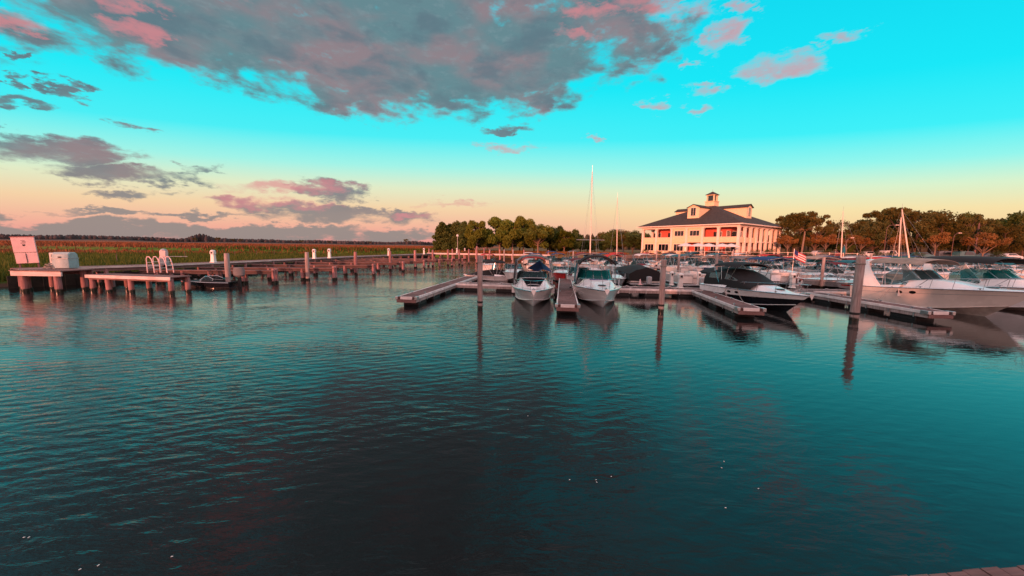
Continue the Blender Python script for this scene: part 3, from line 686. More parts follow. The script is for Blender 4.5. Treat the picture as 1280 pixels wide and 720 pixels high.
# cross dock in pieces between the fingers and the walkway
x1 = W(575, 354.5, ZD)
floating_dock('cross_dock', 'floating cross dock between the outermost finger and the central walkway, behind the first bow-on boat', (x1.x-.2, x1.y+.5), (E0[0]+.35, 25.9), 1.0, group='floating cross docks', tipcap=False)
floating_dock('cross_dock', 'floating cross dock behind the blue-striped boat carrying white pedestals, left of the black-hulled boat', (E0[0]+1.5, 25.7), (Bj.x+1.2, Bj.y+.9), 1.4, group='floating cross docks', tipcap=False)
floating_dock('cross_dock', 'floating cross dock behind the black-hulled boat, ending at the big cream cruiser', (Bj.x+1.25, Bj.y+.9), (Cj.x+1.2, Cj.y+.9), 1.4, group='floating cross docks', tipcap=False)
floating_dock('cross_dock', 'floating cross dock at the far right behind the big cruisers', (Cj.x+1.25, Cj.y+1.7), (Cj.x+16, Cj.y+.6), 1.4, group='floating cross docks', tipcap=False)
for i, (y, xa, xb) in enumerate([(43, 5.5, 62), (57, 6, 80)]):
    floating_dock('cross_dock', ['floating dock crossing behind the first row of pontoon boats', 'farthest floating dock crossing close to the clubhouse shore'][i], (xa, y), (xb, y-2-2*i), 1.3, group='floating cross docks', tipcap=False, cleats=0)
# the viewer's own dock in the lower right corner
own = thing('near_dock', 'corner of the red-brown plank dock at the lower right edge of the picture', 'dock', (0, 0, 0))
a = W(1135, 719, 1.6); b_ = W(1279, 706.5, 1.6); u = (b_-a).normalized(); v = Vector((u.y, -u.x, 0)); 
rz = math.atan2(u.y, u.x); own.location = (a.x, a.y, 1.6); own.rotation_euler = (0, 0, rz)
mb = MB()
for i in range(-34, 46): mb.box(i*.105+.004, (i+1)*.105-.004, -3.2, random.uniform(-.008, .008), -.04, random.uniform(-.003, .002))
mb.build('deck', deckwood, own, smooth=0, merge=False)
MB().box(-3.5, 4.8, -.16, -.08, -.3, -.045).build('beam', greywood, own)
for x in (-3.2, 0.1, 3.8): piling_mb(x, -.35, -3.2, -.05, .13).build('piling', pinewood, own)

# ------------------------------------------------------------------ boats
class Hull:
    def __init__(s, L, B, fs, fb, rake=1.0, draft=.35, full=2.7):
        s.L, s.B, s.fs, s.fb, s.rake, s.draft, s.full = L, B, fs, fb, rake, draft, full
    def ws(s, q): return s.B/2*(.92+.08*min(1, q/.4))*(1-max(0, (q-.38)/.62)**s.full)
    def zs(s, q): return s.fs+(s.fb-s.fs)*q**1.5
    def pt(s, q, t, side=1):
        wc = s.B/2*.83*(1-max(0, (q-.25)/.75)**2.1); zc = .03+.42*s.fb*max(0, (q-.3)/.7)**2.6; zk = -s.draft+s.draft*.7*q**6
        ws = s.ws(q); zs = s.zs(q)
        if t < .3: k = t/.3; y = wc*k; z = zk+(zc-zk)*k
        else: k = (t-.3)/.7; y = wc+.02*(1 if k > 0 and q < .98 else 0)+(ws-wc-.02*(1 if q < .98 else 0))*k**(1+.7*q); z = zc+(zs-zc)*k
        x = q*(s.L-s.rake)+s.rake*q**4*max(0, min(1, (z-zk)/(s.fb-zk)))
        return Vector((x, max(0, y)*side, z))
    def band(s, t0, t1, off=0, q0=0, q1=1, nq=26, ntt=5):
        mb = MB()
        for side in (-1, 1):
            rows = []
            for i in range(nq+1):
                q = q0+(q1-q0)*i/nq; rows.append([s.pt(q, t0+(t1-t0)*j/ntt, side)+Vector((off*.3*(q > .95), off*side, 0)) for j in range(ntt+1)])
            mb.grid(rows)
        return mb
    def transom(s, mb, t0=0, t1=1):
        l = [s.pt(0, t0+(t1-t0)*j/8, 1) for j in range(9)]; r = [s.pt(0, t0+(t1-t0)*j/8, -1) for j in range(9)]
        for j in range(8): mb.quad(l[j], l[j+1], r[j+1], r[j])
    qe = .93
    def deckz(s, q, v, trunk, q0):
        qe = s.qe
        z = s.zs(q)+.04*(1-v*v)*s.B/2.4
        lp = (1-sm(q, q0+.12, qe))*1.0
        return z+trunk*lp*(1-sm(abs(v), .52, .82))
    def dp(s, q, v, trunk, q0):
        p = s.pt(q, 1, 1); return Vector((p.x, v*s.ws(q), s.deckz(q, v, trunk, q0)))

def add_fn_seat(t, x, y, z, w=.5, m=None, face=1):
    s_ = thing_part = MB().box(x-.25, x+.25, y-w/2, y+w/2, z, z+.42); o = s_.build('helm_seat', m or vinyl, t, bevel=.05)
    MB().box(*sorted((x-.25*face, x-.13*face)), y-w/2, y+w/2, z+.425, z+.9).build('seat_back', m or vinyl, t, bevel=.05)

def arc_canopy(x0, x1, w, z, rise, drop=.12, n=8, k=12, tilt=0):
    rows = []
    for i in range(n+1):
        f = i/n; x = x0+(x1-x0)*f; rr = []
        for j in range(k+1):
            v = -1+2*j/k; zz = z+rise*(1-abs(v)**2.4)+.06*math.sin(math.pi*f)-drop*abs(v)**6 + tilt*(f-.5)
            rr.append((x, v*w/2, zz+ .015*math.sin(f*18)*(.5+.5*abs(v))))
        rows.append(rr)
    return MB().grid(rows)

def boat(name, label, cat, bow, head, L, B, fs, fb, rake=1.1, trunk=.35, q0=.45, group=None, hull_m=gel_hull, deck_m=gel, band=None, stripe=None, low_m=None,
         ws_h=.5, ws_m=glass, ws=True, rails=True, canopy=None, can_m=cv_black, arch=None, curtain=None, cover=None, hatch=False, ports=0, anchor=False, outboard=False,
         seats=True, detail=1, cushions=None, pitch=0, fender=None, frame_m=None, enclosure=None):
    """bow = point of the stem on the waterline, head = direction the bow points"""
    hd = Vector((head[0], head[1], 0)).normalized(); hu = Hull(L, B, fs, fb, rake)
    if hatch: hu.qe = .82
    wl = L-rake*.70
    t = thing(name, label, cat, (bow[0]-hd.x*wl, bow[1]-hd.y*wl, 0), math.atan2(hd.y, hd.x), group)
    nq = 30 if detail else 16
    tb = .3
    m = hu.band(0, .3, nq=nq); hu.transom(m, 0, .3); m.build('hull_bottom', low_m or bottom_p, t)
    if band:
        m = hu.band(.3, .3+.7*band[0], nq=nq); hu.transom(m, .3, .3+.7*band[0]); m.build('hull_band', band[1], t)
        m = hu.band(.3+.7*band[0], 1, nq=nq); hu.transom(m, .3+.7*band[0], 1); m.build('hull', hull_m, t)
    else:
        m = hu.band(.3, 1, nq=nq); hu.transom(m, .3, 1); m.build('hull', hull_m, t)
    if detail:
        for side in (-1, 1):
            MB().tube([hu.pt(i/nq*.995, .325, side)+Vector((0, .004*side, 0)) for i in range(nq+1)], .018, 5).build('spray_rail', hull_m, t)
    for side in (-1, 1):
        MB().tube([hu.pt(i/nq, 1, side)+Vector((.01, .004*side, -.012)) for i in range(nq+1)], .024, 6).build('rub_rail', frame_m or (steel if detail else gel_grey), t)
    if stripe:
        m = hu.band(stripe[0], stripe[1], off=.006, nq=nq, ntt=2, q0=.02, q1=.97); m.build('pinstripe', stripe[2], t, smooth=0)
    if ports and detail:
        for side in (-1, 1):
            for i in range(ports):
                q = .50+.09*i; c = hu.pt(q, .84, side); mb = MB()
                ring = [hu.pt(q+.022*math.cos(a*math.pi/8), .84+.055*math.sin(a*math.pi/8), side)+Vector((0, .012*side, 0)) for a in range(16)]
                mb.poly(ring); mb.build('portlight', dark_win, t, solid=.008)
    # foredeck with raised cabin trunk
    rows = []
    nv = 14
    for i in range(nq+1):
        q = q0+(1-q0)*i/nq; rows.append([hu.dp(q, -1+2*j/nv, trunk, q0) for j in range(nv+1)])
    mb = MB().grid(rows)
    front = rows[0]
    mb.poly([hu.pt(q0, 1, 1)*1.0+Vector((0, 0, -.5)), *[Vector(p) for p in reversed(front)], hu.pt(q0, 1, -1)+Vector((0, 0, -.5))])
    mb.build('foredeck', deck_m, t, smooth=40)
    # cockpit: side decks, coaming, sole
    inn = .78; mb = MB()
    for side in (-1, 1):
        rows = []
        for i in range(11):
            q = q0*i/10; p = hu.pt(q, 1, side); h_ = .10*sm(q, 0, q0)
            rows.append([p, Vector((p.x, p.y*.90, p.z+.04+h_)), Vector((p.x, p.y*inn, p.z+.05+h_)), Vector((p.x, p.y*inn*.97, .22))])
        mb.grid(rows)
    mb.box(0.0, .14, -hu.ws(0)*.9, hu.ws(0)*.9, .2, fs+.03)
    mb.build('cockpit_side', deck_m, t, smooth=35)
    MB().box(.13, hu.pt(q0, 1).x, -hu.ws(q0)*.78, hu.ws(q0)*.78, .18, .24).build('cockpit_sole', vinyl, t)
    xc = hu.pt(q0, 1).x
    zc = hu.zs(q0)
    if seats:
        add_fn_seat(t, xc*.62, -B*.2, .245, m=cushions); 
        if detail: add_fn_seat(t, xc*.62, B*.2, .245, m=cushions)
        MB().box(.15, .62, -B*.34, B*.34, .245, .66).build('bench_seat', cushions or vinyl, t, bevel=.04)
        MB().box(.15, .28, -B*.34, B*.34, .665, fs+.22).build('bench_back', cushions or vinyl, t, bevel=.04)
        MB().box(xc-.35, xc-.02, -B*.34, B*.34, .245, zc+.12).build('dashboard', deck_m, t, bevel=.03)
    if detail and seats:
        mb = MB(); cx, cz = xc-.45, zc+.05
        mb.tube([(cx+.02*math.sin(a), -B*.2+.19*math.cos(a), cz+.19*math.sin(a)) for a in [k*math.pi/8 for k in range(17)]], .016, 6, cap=False)
        mb.tube([(cx, -B*.2-.18, cz), (cx+.03, -B*.2, cz), (cx, -B*.2+.18, cz)], .012, 5); mb.build('steering_wheel', ink, t)
    if ws:
        K = 22; bot = []; top = []
        yw = hu.ws(q0)*.84; xs = xc*.62; xf = hu.pt(q0+.11, 1).x
        for j in range(K+1):
            v = -1+2*j/K; e = abs(v)
            x = xs+(xf-xs)*(1-e**3.2) ; y = yw*math.copysign(min(1, e*1.02)**.9, v)
            # height of the surface underneath
            qq = max(.02, min(.95, x/L)); base = hu.zs(min(qq, q0+.1))+.10 + (trunk*.9 if x > xc else trunk*.9*sm(x, xs, xc))*(1-sm(abs(y)/hu.ws(q0), .60, .90))
            bot.append(Vector((x, y, base))); hh = ws_h*(.35+.65*(1-sm(e, .75, 1.0)))
            zt = hu.zs(q0)+.10+trunk*.9+ws_h if e < .75 else None
            topz = hu.zs(q0)+.06+trunk*.75+ws_h*(1-.55*sm(e, .8, 1.0))
            top.append(Vector((x-ws_h*.95*(1-e**6)-.05, y*.93, topz)))
        MB().grid([bot, top]).build('windscreen', ws_m, t, solid=.008)
        fr = MB().tube(top, .018, 6); fr.tube(bot, .014, 6)
        for j in (0, 5, 9, 13, 17, K): fr.tube([bot[j], top[j]], .014, 6)
        fr.build('windscreen_frame', steel, t)
    if rails:
        n_ = 20 if detail else 10; qs = [q0+.10+(1-.012-q0-.10)*i/n_ for i in range(n_+1)]
        hh = .42*min(1.25, B/2.4)
        for_pts = []
        for side in (-1, 1):
            pts = []
            for i, q in enumerate(qs):
                p = hu.pt(q, 1, side); k = min(1, i/3); pts.append(Vector((p.x+.05*k, p.y*.90, p.z+.03+hh*k*(.85+.25*i/n_))))
            for_pts.append(pts)
        path = for_pts[0]+[Vector((for_pts[0][-1].x+.1, 0, for_pts[0][-1].z+.02))]+list(reversed(for_pts[1]))
        mb = MB().tube(path, .014 if detail else .02, 6)
        for pts in for_pts:
            for i in (4, 9, 14, n_-1) if detail else (5, 9):
                q = qs[i]; side = 1 if pts is for_pts[1] else -1
                p = hu.pt(q, 1, side); mb.tube([Vector((p.x-.03, p.y*.9, p.z+.01)), pts[i]], .012 if detail else .018, 5)
        mb.build('bow_rail', steel, t)
    if hatch:
        q1_, q2_ = q0+.155, q0+.325; mb = MB(); rows = []
        for i in range(7):
            q = q1_+(q2_-q1_)*i/6; w_ = .56-.20*(i/6)
            rows.append([hu.dp(q, w_*v/4, trunk, q0)+Vector((.02, 0, .035)) for v in range(-4, 5)])
        mb.grid(rows); mb.build('deck_window', dark_win, t, solid=.012)
        mb = MB(); mb.tube([rows[-1][0]+Vector((.06, .0, .06)), rows[-1][2]+Vector((.09, 0, .10)), rows[-1][6]+Vector((.09, 0, .10)), rows[-1][8]+Vector((.06, 0, .06))], .014, 6); mb.build('grab_rail', steel, t)
    if detail:
        q = q0+.36; p = hu.dp(q, 0, trunk, q0); mb = MB().lathe([(.22, 0), (.23, .03), (.20, .05), (.01, .055)], (p.x, 0, p.z-.005), 18); mb.build('hatch', (dark_win if not hatch else deck_m), t)
        for side in (-1, 1):
            for q in (.62, .86):
                p = hu.pt(q, 1, side); x, y, z = p.x, p.y*.86, p.z+.035
                MB().tube([(x-.1, y, z+.035), (x-.04, y, z+.05), (x+.04, y, z+.05), (x+.1, y, z+.035)], .013, 6).box(x-.03, x+.03, y-.015, y+.015, z-.02, z+.045).build('cleat', steel, t)
    if anchor:
        x = L-.18; z = fb+.07
        mb = MB(); mb.box(x-.28, x+.16, -.05, .05, z-.02, z+.02); mb.build('bow_roller', steel, t)
        mb = MB(); mb.tube([(x-.3, 0, z+.06), (x+.2, 0, z+.05), (x+.28, 0, z-.10)], .02, 6)
        mb.poly([(x+.28, -.13, z-.02), (x+.30, 0, z-.28), (x+.28, .13, z-.02), (x+.22, 0, z+.04)]); mb.build('anchor', alu, t)
    if canopy:
        xa, xb, cz, rise, cw = canopy
        arc_canopy(xa, xb, cw, cz, rise).build('canopy', can_m, t, solid=.02)
        for f in (0.02, .34, .66, .98) if detail else (.05, .95):
            x = xa+(xb-xa)*f; xm = (xa+xb)/2+ (x-(xa+xb)/2)*.25
            pts = [(xm, -hu.ws(.3)*.9, hu.zs(.3)+.05), (x, -cw/2*.97, cz-.1)]
            for j in range(9):
                v = -1+2*j/8; pts.append((x, v*cw/2*.97, cz-.03+rise*(1-abs(v)**2.4)-.10*abs(v)**6))
            pts.append((xm, hu.ws(.3)*.9, hu.zs(.3)+.05))
            MB().tube(pts, .014 if detail else .022, 6).build('canopy_frame', steel, t)
    if curtain:
        xa, xb, zt, cm, sides = curtain
        for s_ in sides:
            rows = []
            for i in range(7):
                x = xa+(xb-xa)*i/6; q = max(0, min(1, x/L)); p = hu.pt(q, 1, s_)
                rows.append([Vector((x, p.y*.93, p.z+.05)), Vector((x, p.y*.93, p.z+.5)), Vector((x, p.y*.86, zt))])
            MB().grid(rows).build('side_curtain', cm, t, solid=.01)
    if enclosure:      # dark camper canvas closing the cockpit, with clear windows
        xa, xb, zt, em = enclosure; rows = []
        for i in range(9):
            f = i/8; x = xa+(xb-xa)*f; q = max(.0, min(1, x/L)); w_ = hu.ws(q)*.92; zz = hu.zs(q)+.05; top_ = zt - .25*(1-sm(f, 0, .25)) - .72*sm(f, .45, 1)
            rows.append([Vector((x, -w_, zz)), Vector((x, -w_*.97, min(zz+.4, top_-.2))), Vector((x, -w_*.86, top_-.12)), Vector((x, -w_*.6, top_)), Vector((x, 0, top_+.06)), Vector((x, w_*.6, top_)), Vector((x, w_*.86, top_-.12)), Vector((x, w_*.97, min(zz+.4, top_-.2))), Vector((x, w_, zz))])
        mb = MB().grid(rows); mb.poly(rows[0]); mb.build('camper_canvas', em, t, smooth=50)
        for s_ in (0, 1):
            for i0 in (1, 4):
                k1, k2 = (1, 2) if not s_ else (7, 6); off = Vector((0, -.02 if not s_ else .02, 0))
                def lp(i, f): return rows[i][k1].lerp(rows[i][k2], f)+off
                MB().quad(lp(i0, .12), lp(i0+2, .12), lp(i0+2, .88), lp(i0, .88)).build('canvas_window', clear, t, solid=.006)
    if arch:
        x, zt, am = arch; w_ = hu.ws(.25)*.96; pts = []
        for side in (-1, 1):
            rows = []
            for f in [i/8 for i in range(9)]:
                z = hu.zs(.25)+(zt-hu.zs(.25))*f; hw = (.42*(1-f)**1.6+.13)*B/3; xx = x-.55*f*B/3
                y = side*w_*(1-.16*f**2)
                rows.append([(xx-hw, y-.04, z), (xx+hw, y-.04, z), (xx+hw, y+.04, z), (xx-hw, y+.04, z)])
            MB().grid(rows, True).poly(rows[-1]).build('arch_leg', am, t, smooth=30)
        rows = []
        xx = x-.55*B/3
        for j in range(11):
            v = -1+2*j/10; y = v*w_*.84+ (.0); z = zt+.10*(1-v*v)
            rows.append([(xx-.17, y, z-.06), (xx+.15, y, z-.06), (xx+.13, y, z+.05), (xx-.15, y, z+.05)])
        MB().grid(rows, True).poly(rows[0]).poly(rows[-1]).build('arch_top', am, t, smooth=30)
    if cover:          # mooring cover stretched over the whole boat
        cm, cq, hh = cover; rows = []
        for i in range(21):
            q = cq*i/20; p = hu.pt(q, 1); ridge = hh*(.55+.45*math.sin(math.pi*min(1, q/cq*1.15)))*(1-sm(q, cq*.8, cq)*.85)
            rows.append([Vector((p.x, v/6*p.y*1.02, p.z-.05*(abs(v) == 6)+ridge*(1-(abs(v)/6)**1.7)+.02)) for v in range(-6, 7)])
        mb = MB().grid(rows); mb.poly(rows[0]); mb.build('mooring_cover', cm, t, smooth=60)
    if outboard:
        ox = -.25; mb = MB()
        pr = [(.0, .95), (.16, .94), (.20, .8), (.19, .55), (.12, .48), (.0, .47)]
        rows = [[(ox+r*1.35*math.cos(a*math.pi/6), r*.8*math.sin(a*math.pi/6), z+.05) for a in range(12)] for r, z in reversed(pr)]
        mb.grid(rows, True); mb.build('outboard_cowling', outboard, t)
        MB().box(ox-.07, ox+.07, -.05, .05, -.35, .60).box(ox-.16, ox+.14, -.07, .07, -.28, -.22).build('outboard_leg', rubber, t, bevel=.02)
    if fender:
        for q, sd in fender:
            p = hu.pt(q, 1, sd); fo = MB().lathe([(.01, -.30), (.09, -.26), (.11, -.1), (.11, .02), (.07, .12), (.015, .15)], (p.x, p.y+.13*sd, p.z-.42), 12)
            fo.tube([(p.x, p.y+.13*sd, p.z-.28), (p.x, p.y*.9, p.z+.12)], .008, 5); fo.build('fender', rubber, t)
    return t, hu

HD = (-.12, -1)
b1 = W(666.5, 384, 0)
BIG = 'white cruisers moored bow-out beside the central walkway'
BOAT1, H1 = boat('cabin_cruiser', 'white cruiser with blue and red canvas, bow-out left of the central walkway', 'motor boat', b1, (-.05, -1), 6.9, 2.68, .78, .92, 1.0, trunk=.46, q0=.44,
     group=BIG, low_m=gel_hull, ws_h=.46, canopy=(1.3, 3.1, 2.45, .22, 2.1), can_m=cv_grey, curtain=(1.2, 2.9, 2.4, cv_grey, (-1,)), hatch=True, anchor=True, fender=[(.3, 1), (.6, 1)], stripe=(.60, .625, gel_grey))
# extra canvas pieces on the first cruiser: blue cockpit cover, red after-canopy
mb = MB(); mb.grid([[(.15, -.1, 1.75), (.15, .5, 1.95), (.15, 1.12, 1.70)], [(1.1, -.4, 1.80), (1.1, .42, 2.32), (1.1, 1.14, 1.76)], [(2.6, .15, 1.72), (2.6, .62, 1.84), (2.6, 1.14, 1.68)]]); mb.build('cockpit_tarp', cv_blue, BOAT1, solid=.02, smooth=20)
arc_canopy(-.3, 1.15, 1.7, 2.32, .20).build('rear_canopy', cv_red, BOAT1, solid=.02)
b2 = W(755, 385.5, 0)
BOAT2, H2 = boat('cabin_cruiser', 'white cruiser with blue deck stripe and teal side canvas right of the central walkway', 'motor boat', b2, (-.10, -1), 7.0, 2.85, .84, 1.02, 1.05, trunk=.34, q0=.44,
     group=BIG, low_m=gel_hull, ws_h=.62, ws_m=glass_teal, canopy=(1.5, 2.9, 2.30, .42, 2.25), can_m=cv_black, curtain=(.6, 2.9, 2.2, cv_teal, (-1,)), anchor=True, stripe=(.955, .985, gel_blue), fender=[(.2, -1)], cushions=cv_grey)
for x in (1.5, 2.9):
    mb = MB(); mb.tube([(x, v/8*1.12, 2.26+.42*(1-abs(v/8)**2.4)-.10*abs(v/8)**6) for v in range(-8, 9)], .05, 8)
    mb.build('canopy_edge', cv_black, BOAT2)
rows = []
for i in range(5):
    q = .56+.035*i; rows.append([H2.dp(q, v*.07, .34, .44)+Vector((0, 0, .012)) for v in range(-4, 5)])
for sd in (-1, 1):
    MB().tube([H2.dp(q, sd*(.80-.0*q), .34, .44)+Vector((0, 0, .012)) for q in [.46+.04*i for i in range(11)]], .012, 6).build('deck_stripe', gel_blue, BOAT2)
MB().tube([H2.dp(.60, v*.08, .34, .44)+Vector((.02, 0, .03)) for v in range(-5, 6)], .03, 6).build('vent_strip', gel_blue, BOAT2)
b3 = W(988, 389, 0)
BOAT3, H3 = boat('cabin_cruiser', 'white and black hulled cruiser with black camper canvas beside the pale-edged finger', 'motor boat', (14.45, 18.8), (.10, -1), 7.1, 2.55, .90, 1.02, 1.4, trunk=.40, q0=.46,
     hull_m=gel, band=(.57, gel_black), ws_h=.40, rails=True, enclosure=(.3, 4.5, 2.0, cv_black), canopy=(1.2, 3.3, 2.28, .14, 2.15), can_m=cv_black, ports=2, anchor=True, fender=[(.48, -1)], low_m=gel_black, seats=False)
b4 = W(1250, 397, 0)
BOAT4, H4 = boat('motor_yacht', 'large cream cruiser with raked arch and tan canopy, behind the thick grey piling', 'motor boat', (24.2, 18.1), (.12, -1), 7.3, 3.3, 1.05, 1.45, 1.9, trunk=.42, q0=.50,
     hull_m=gel_cream, low_m=bottom_w, ws_h=.62, arch=(1.25, 2.62, gel), canopy=(.7, 3.5, 2.62, .20, 2.6), can_m=cv_tan, ports=2, anchor=True, stripe=(.80, .815, gel_grey), group='large cruisers at the right edge')
BOAT5, H5 = boat('motor_yacht', 'large cruiser with black canopy at the far right edge behind the cream cruiser', 'motor boat', (29.6, 18.3), (.12, -1), 8.6, 3.3, 1.15, 1.5, 1.8, trunk=.40, q0=.50,
     hull_m=gel, low_m=bottom_w, ws_h=.62, ws_m=glass_teal, arch=(1.5, 2.7, gel), canopy=(.5, 4.1, 2.72, .24, 2.9), can_m=cv_black, anchor=True, group='large cruisers at the right edge')
# small boats at the left
boat('runabout', 'small low runabout under a black mooring cover behind the outermost floating finger', 'motor boat', W(587, 350.5), (-1, -.25), 4.8, 1.9, .42, .55, .8, trunk=.05, q0=.5, hull_m=gel, ws=False, rails=False, cover=(cv_black, .96, .55), seats=False, outboard=rubber, canopy=(1.0, 2.9, 1.75, .08, 1.7), can_m=cv_black)
e = W(236, 359)
sk, _ = boat('skiff', 'small dark skiff with a grey-green outboard motor tied at the nearest finger pier', 'motor boat', e, (-1, -.15), 3.4, 1.5, .38, .5, .6, trunk=.03, q0=.6, hull_m=gel_black, deck_m=rubber, ws=True, ws_h=.28, rails=False, outboard=cv_grey, detail=1, seats=False)
for ch in sk.children:
    if ch.name.startswith('outboard'): ch.scale = (1.45, 1.45, 1.45)

# pontoon boats: build one, then variants
def pontoon(label, loc, head, L=6.5, B=2.5, panel=gel_cream, can_m=None, tarp=None, cat='pontoon boat', group='pontoon boats behind the cross docks'):
    t = thing('pontoon_boat', label, cat, (loc[0], loc[1], 0), math.atan2(head[1], head[0]), group)
    for s in (-1, 1):
        y = s*(B/2-.38); MB().tube([(0, y, .12), (.05, y, .12), (L-.8, y, .12), (L-.35, y, .17), (L, y, .32)], [.28, .31, .31, .24, .04], 16).build('pontoon', alu, t)
    MB().box(0, L-.4, -B/2, B/2, .48, .56).build('deck', gel_grey, t, bevel=.02)
    for s in (-1, 1):
        MB().box(.5, L-.7, *sorted((s*(B/2-.03), s*(B/2-.08))), .62, 1.18).build('side_panel', panel, t, bevel=.02)
        MB().tube([(.5, s*(B/2-.05), .6), (.5, s*(B/2-.05), 1.26), (L-.7, s*(B/2-.05), 1.26), (L-.7, s*(B/2-.05), .6)], .024, 6).build('side_rail', alu, t)
    for x in (.5, L-.7):
        for a_, c_ in ((-B/2+.1, -.35), (.35, B/2-.1)):
            MB().box(x-.02, x+.02, a_, c_, .62, 1.12).build('end_panel', panel, t, bevel=.02)
            MB().tube([(x, a_, .6), (x, a_, 1.26), (x, c_, 1.26), (x, c_, .6)], .022, 6).build('gate_rail', alu, t)
    MB().box(.7, 1.3, -B/2+.15, B/2-.15, .565, 1.0).box(.62, .8, -B/2+.15, B/2-.15, 1.005, 1.35).build('lounge_seat', vinyl, t, bevel=.05)
    MB().box(2.6, 3.0, -.9, -.35, .565, 1.4).build('console', panel, t, bevel=.04)
    MB().box(L-2.2, L-1.1, B/2-.7, B/2-.15, .565, .98).box(L-2.2, L-1.1, -B/2+.15, -B/2+.7, .565, .98).build('front_seat', vinyl, t, bevel=.05)
    ox = -.3; MB().box(ox-.2, ox+.18, -.17, .17, .55, 1.15).build('outboard_cowling', rubber if can_m is cv_black else gel_grey, t, bevel=.07)
    MB().box(ox-.05, ox+.07, -.06, .06, -.3, .56).build('outboard_leg', rubber, t, bevel=.02)
    if can_m:
        arc_canopy(1.0, 4.0, B*.95, 2.45, .14).build('canopy', can_m, t, solid=.02)
        for x in (1.05, 2.5, 3.95):
            MB().tube([(2.5+(x-2.5)*.2, -B/2+.06, 1.26), (x, -B*.46, 2.38), (x, 0, 2.57), (x, B*.46, 2.38), (2.5+(x-2.5)*.2, B/2-.06, 1.26)], .022, 6).build('canopy_frame', alu, t)
    if tarp:
        rows = []
        for i in range(9):
            x = .4+(L-1.0)*i/8; hh = 1.95-.45*abs(i/8-.4)
            rows.append([(x, -B/2-.02, .75), (x, -B/2-.02, 1.28), (x, -B*.3, 1.28+(hh-1.28)*.6), (x, 0, hh), (x, B*.3, 1.28+(hh-1.28)*.6), (x, B/2+.02, 1.28), (x, B/2+.02, .75)])
        mb = MB().grid(rows); mb.poly(rows[0]); mb.poly(rows[-1]); mb.build('mooring_cover', tarp, t, smooth=40)
    return t
dn_ = (0, 1)
pontoon('pontoon boat under a black cover, behind the tall piling in the middle slips', (10.2, 27.6), (.05, 1), tarp=cv_black)
pontoon('pontoon boat with cream side panels seen end-on behind the white pedestals', (14.0, 27.3), (.05, 1), panel=gel_cream)
pontoon('pontoon boat with grey rails and black cover just behind the black canvas cruiser', (17.6, 27.2), (.05, 1), tarp=cv_black, L=6)
pontoon('pontoon boat with a teal awning in front of the clubhouse patio', (19.0, 38.5), (.05, 1), can_m=cv_teal)
pontoon('pontoon boat with a blue canopy seen above the bow of the black-hulled cruiser', (23.0, 30.5), (.03, 1), can_m=cv_blue, panel=gel)
pontoon('pontoon boat with a wine-red canopy behind the stern of the blue-striped cruiser', (8.0, 38.5), (.05, 1), can_m=cv_wine, panel=gel_grey)
pontoon('pontoon boat with tan canopy on the middle row left of the thick grey piling', (33.5, 38.2), (.03, 1), can_m=cv_tan, panel=gel_grey)
pontoon('pontoon boat with green canopy near the far shore right of the leaning mast', (52, 46.5), (.03, 1), can_m=cv_green)
small = dict(detail=0, group='smaller motor boats in the back rows')
def bb(label, x, y, head=(0, -1), L=6.2, B=2.3, **k):
    kk = dict(small); kk.update(k)
    return boat('motor_boat', label, 'motor boat', (x, y), head, L, B, kk.pop('fs', .75), kk.pop('fb', .95), .9, kk.pop('trunk', .2), .45, **kk)
bb('small wine-red bowrider with pink-lit deck at the far end of the central walkway', 4.75, 33.2, L=5.2, B=1.9, hull_m=gel_red, ws_h=.35, cushions=cv_wine)
bb('wine-red covered boat with canopy behind the teal canvas of the blue-striped cruiser', 5.9, 28.6, L=6.0, canopy=(1.0, 3.2, 2.15, .12, 1.9), can_m=cv_wine, hull_m=gel, cover=(cv_wine, .6, .35))
bb('open white boat with pale seats right of the blue-striped cruiser', 8.3, 28.0, L=5.4, B=2.0, hull_m=gel_grey, ws_h=.3)
bb('white boat with grey cover between the left trees and the first cruiser', .1, 33.0, L=5.6, hull_m=gel, cover=(cv_grey, .7, .3))
bb('low white boat with red canopy hard by the far end of the walkway', -2.6, 45.5, (.2, -1), hull_m=gel, canopy=(1.0, 3.2, 2.1, .12, 1.9), can_m=cv_red)
bb('white motor boat with a blue canopy far behind the first bow-on cruiser', 3.1, 47.0, hull_m=gel, canopy=(1.0, 3.2, 2.2, .12, 1.9), can_m=cv_blue)
bb('white motor boat with bright red canopy left of the clubhouse corner', 13.4, 46.0, hull_m=gel, canopy=(.8, 3.4, 2.2, .18, 2.0), can_m=cv_red)
bb('white bowrider under a wine-red cover in front of the left clubhouse columns', 17.2, 46.5, hull_m=gel, cover=(cv_wine, .8, .5))
bb('white boat with a tall white T-shaped canopy before the clubhouse patio', 21.5, 45.5, hull_m=gel, canopy=(1.2, 3.2, 2.4, .08, 1.9), can_m=cv_white)
bb('dark blue boat with pale canopy before the clubhouse corner', 26.0, 46.5, hull_m=gel_blue, canopy=(1.0, 3.2, 2.1, .1, 1.9), can_m=cv_tan)
bb('white boat with black canopy right of the clubhouse columns', 30.5, 45.8, hull_m=gel, canopy=(1.0, 3.4, 2.2, .12, 2.0), can_m=cv_black)
bb('long grey speedboat with a red side stripe left of the thick grey piling', 26.0, 29.0, (-.9, -.35), L=7.4, B=2.2, hull_m=gel_grey, deck_m=gel_grey, stripe=(.6, .75, gel_red), trunk=.15, ws_h=.3, fs=.6, fb=.8)
bb('low grey racing boat with pale deck just left of the cream cruiser', 25.6, 32.2, (-.9, -.3), L=8.0, B=2.3, hull_m=gel_grey, stripe=(.8, .9, gel), trunk=.12, ws_h=.25, fs=.6, fb=.8)
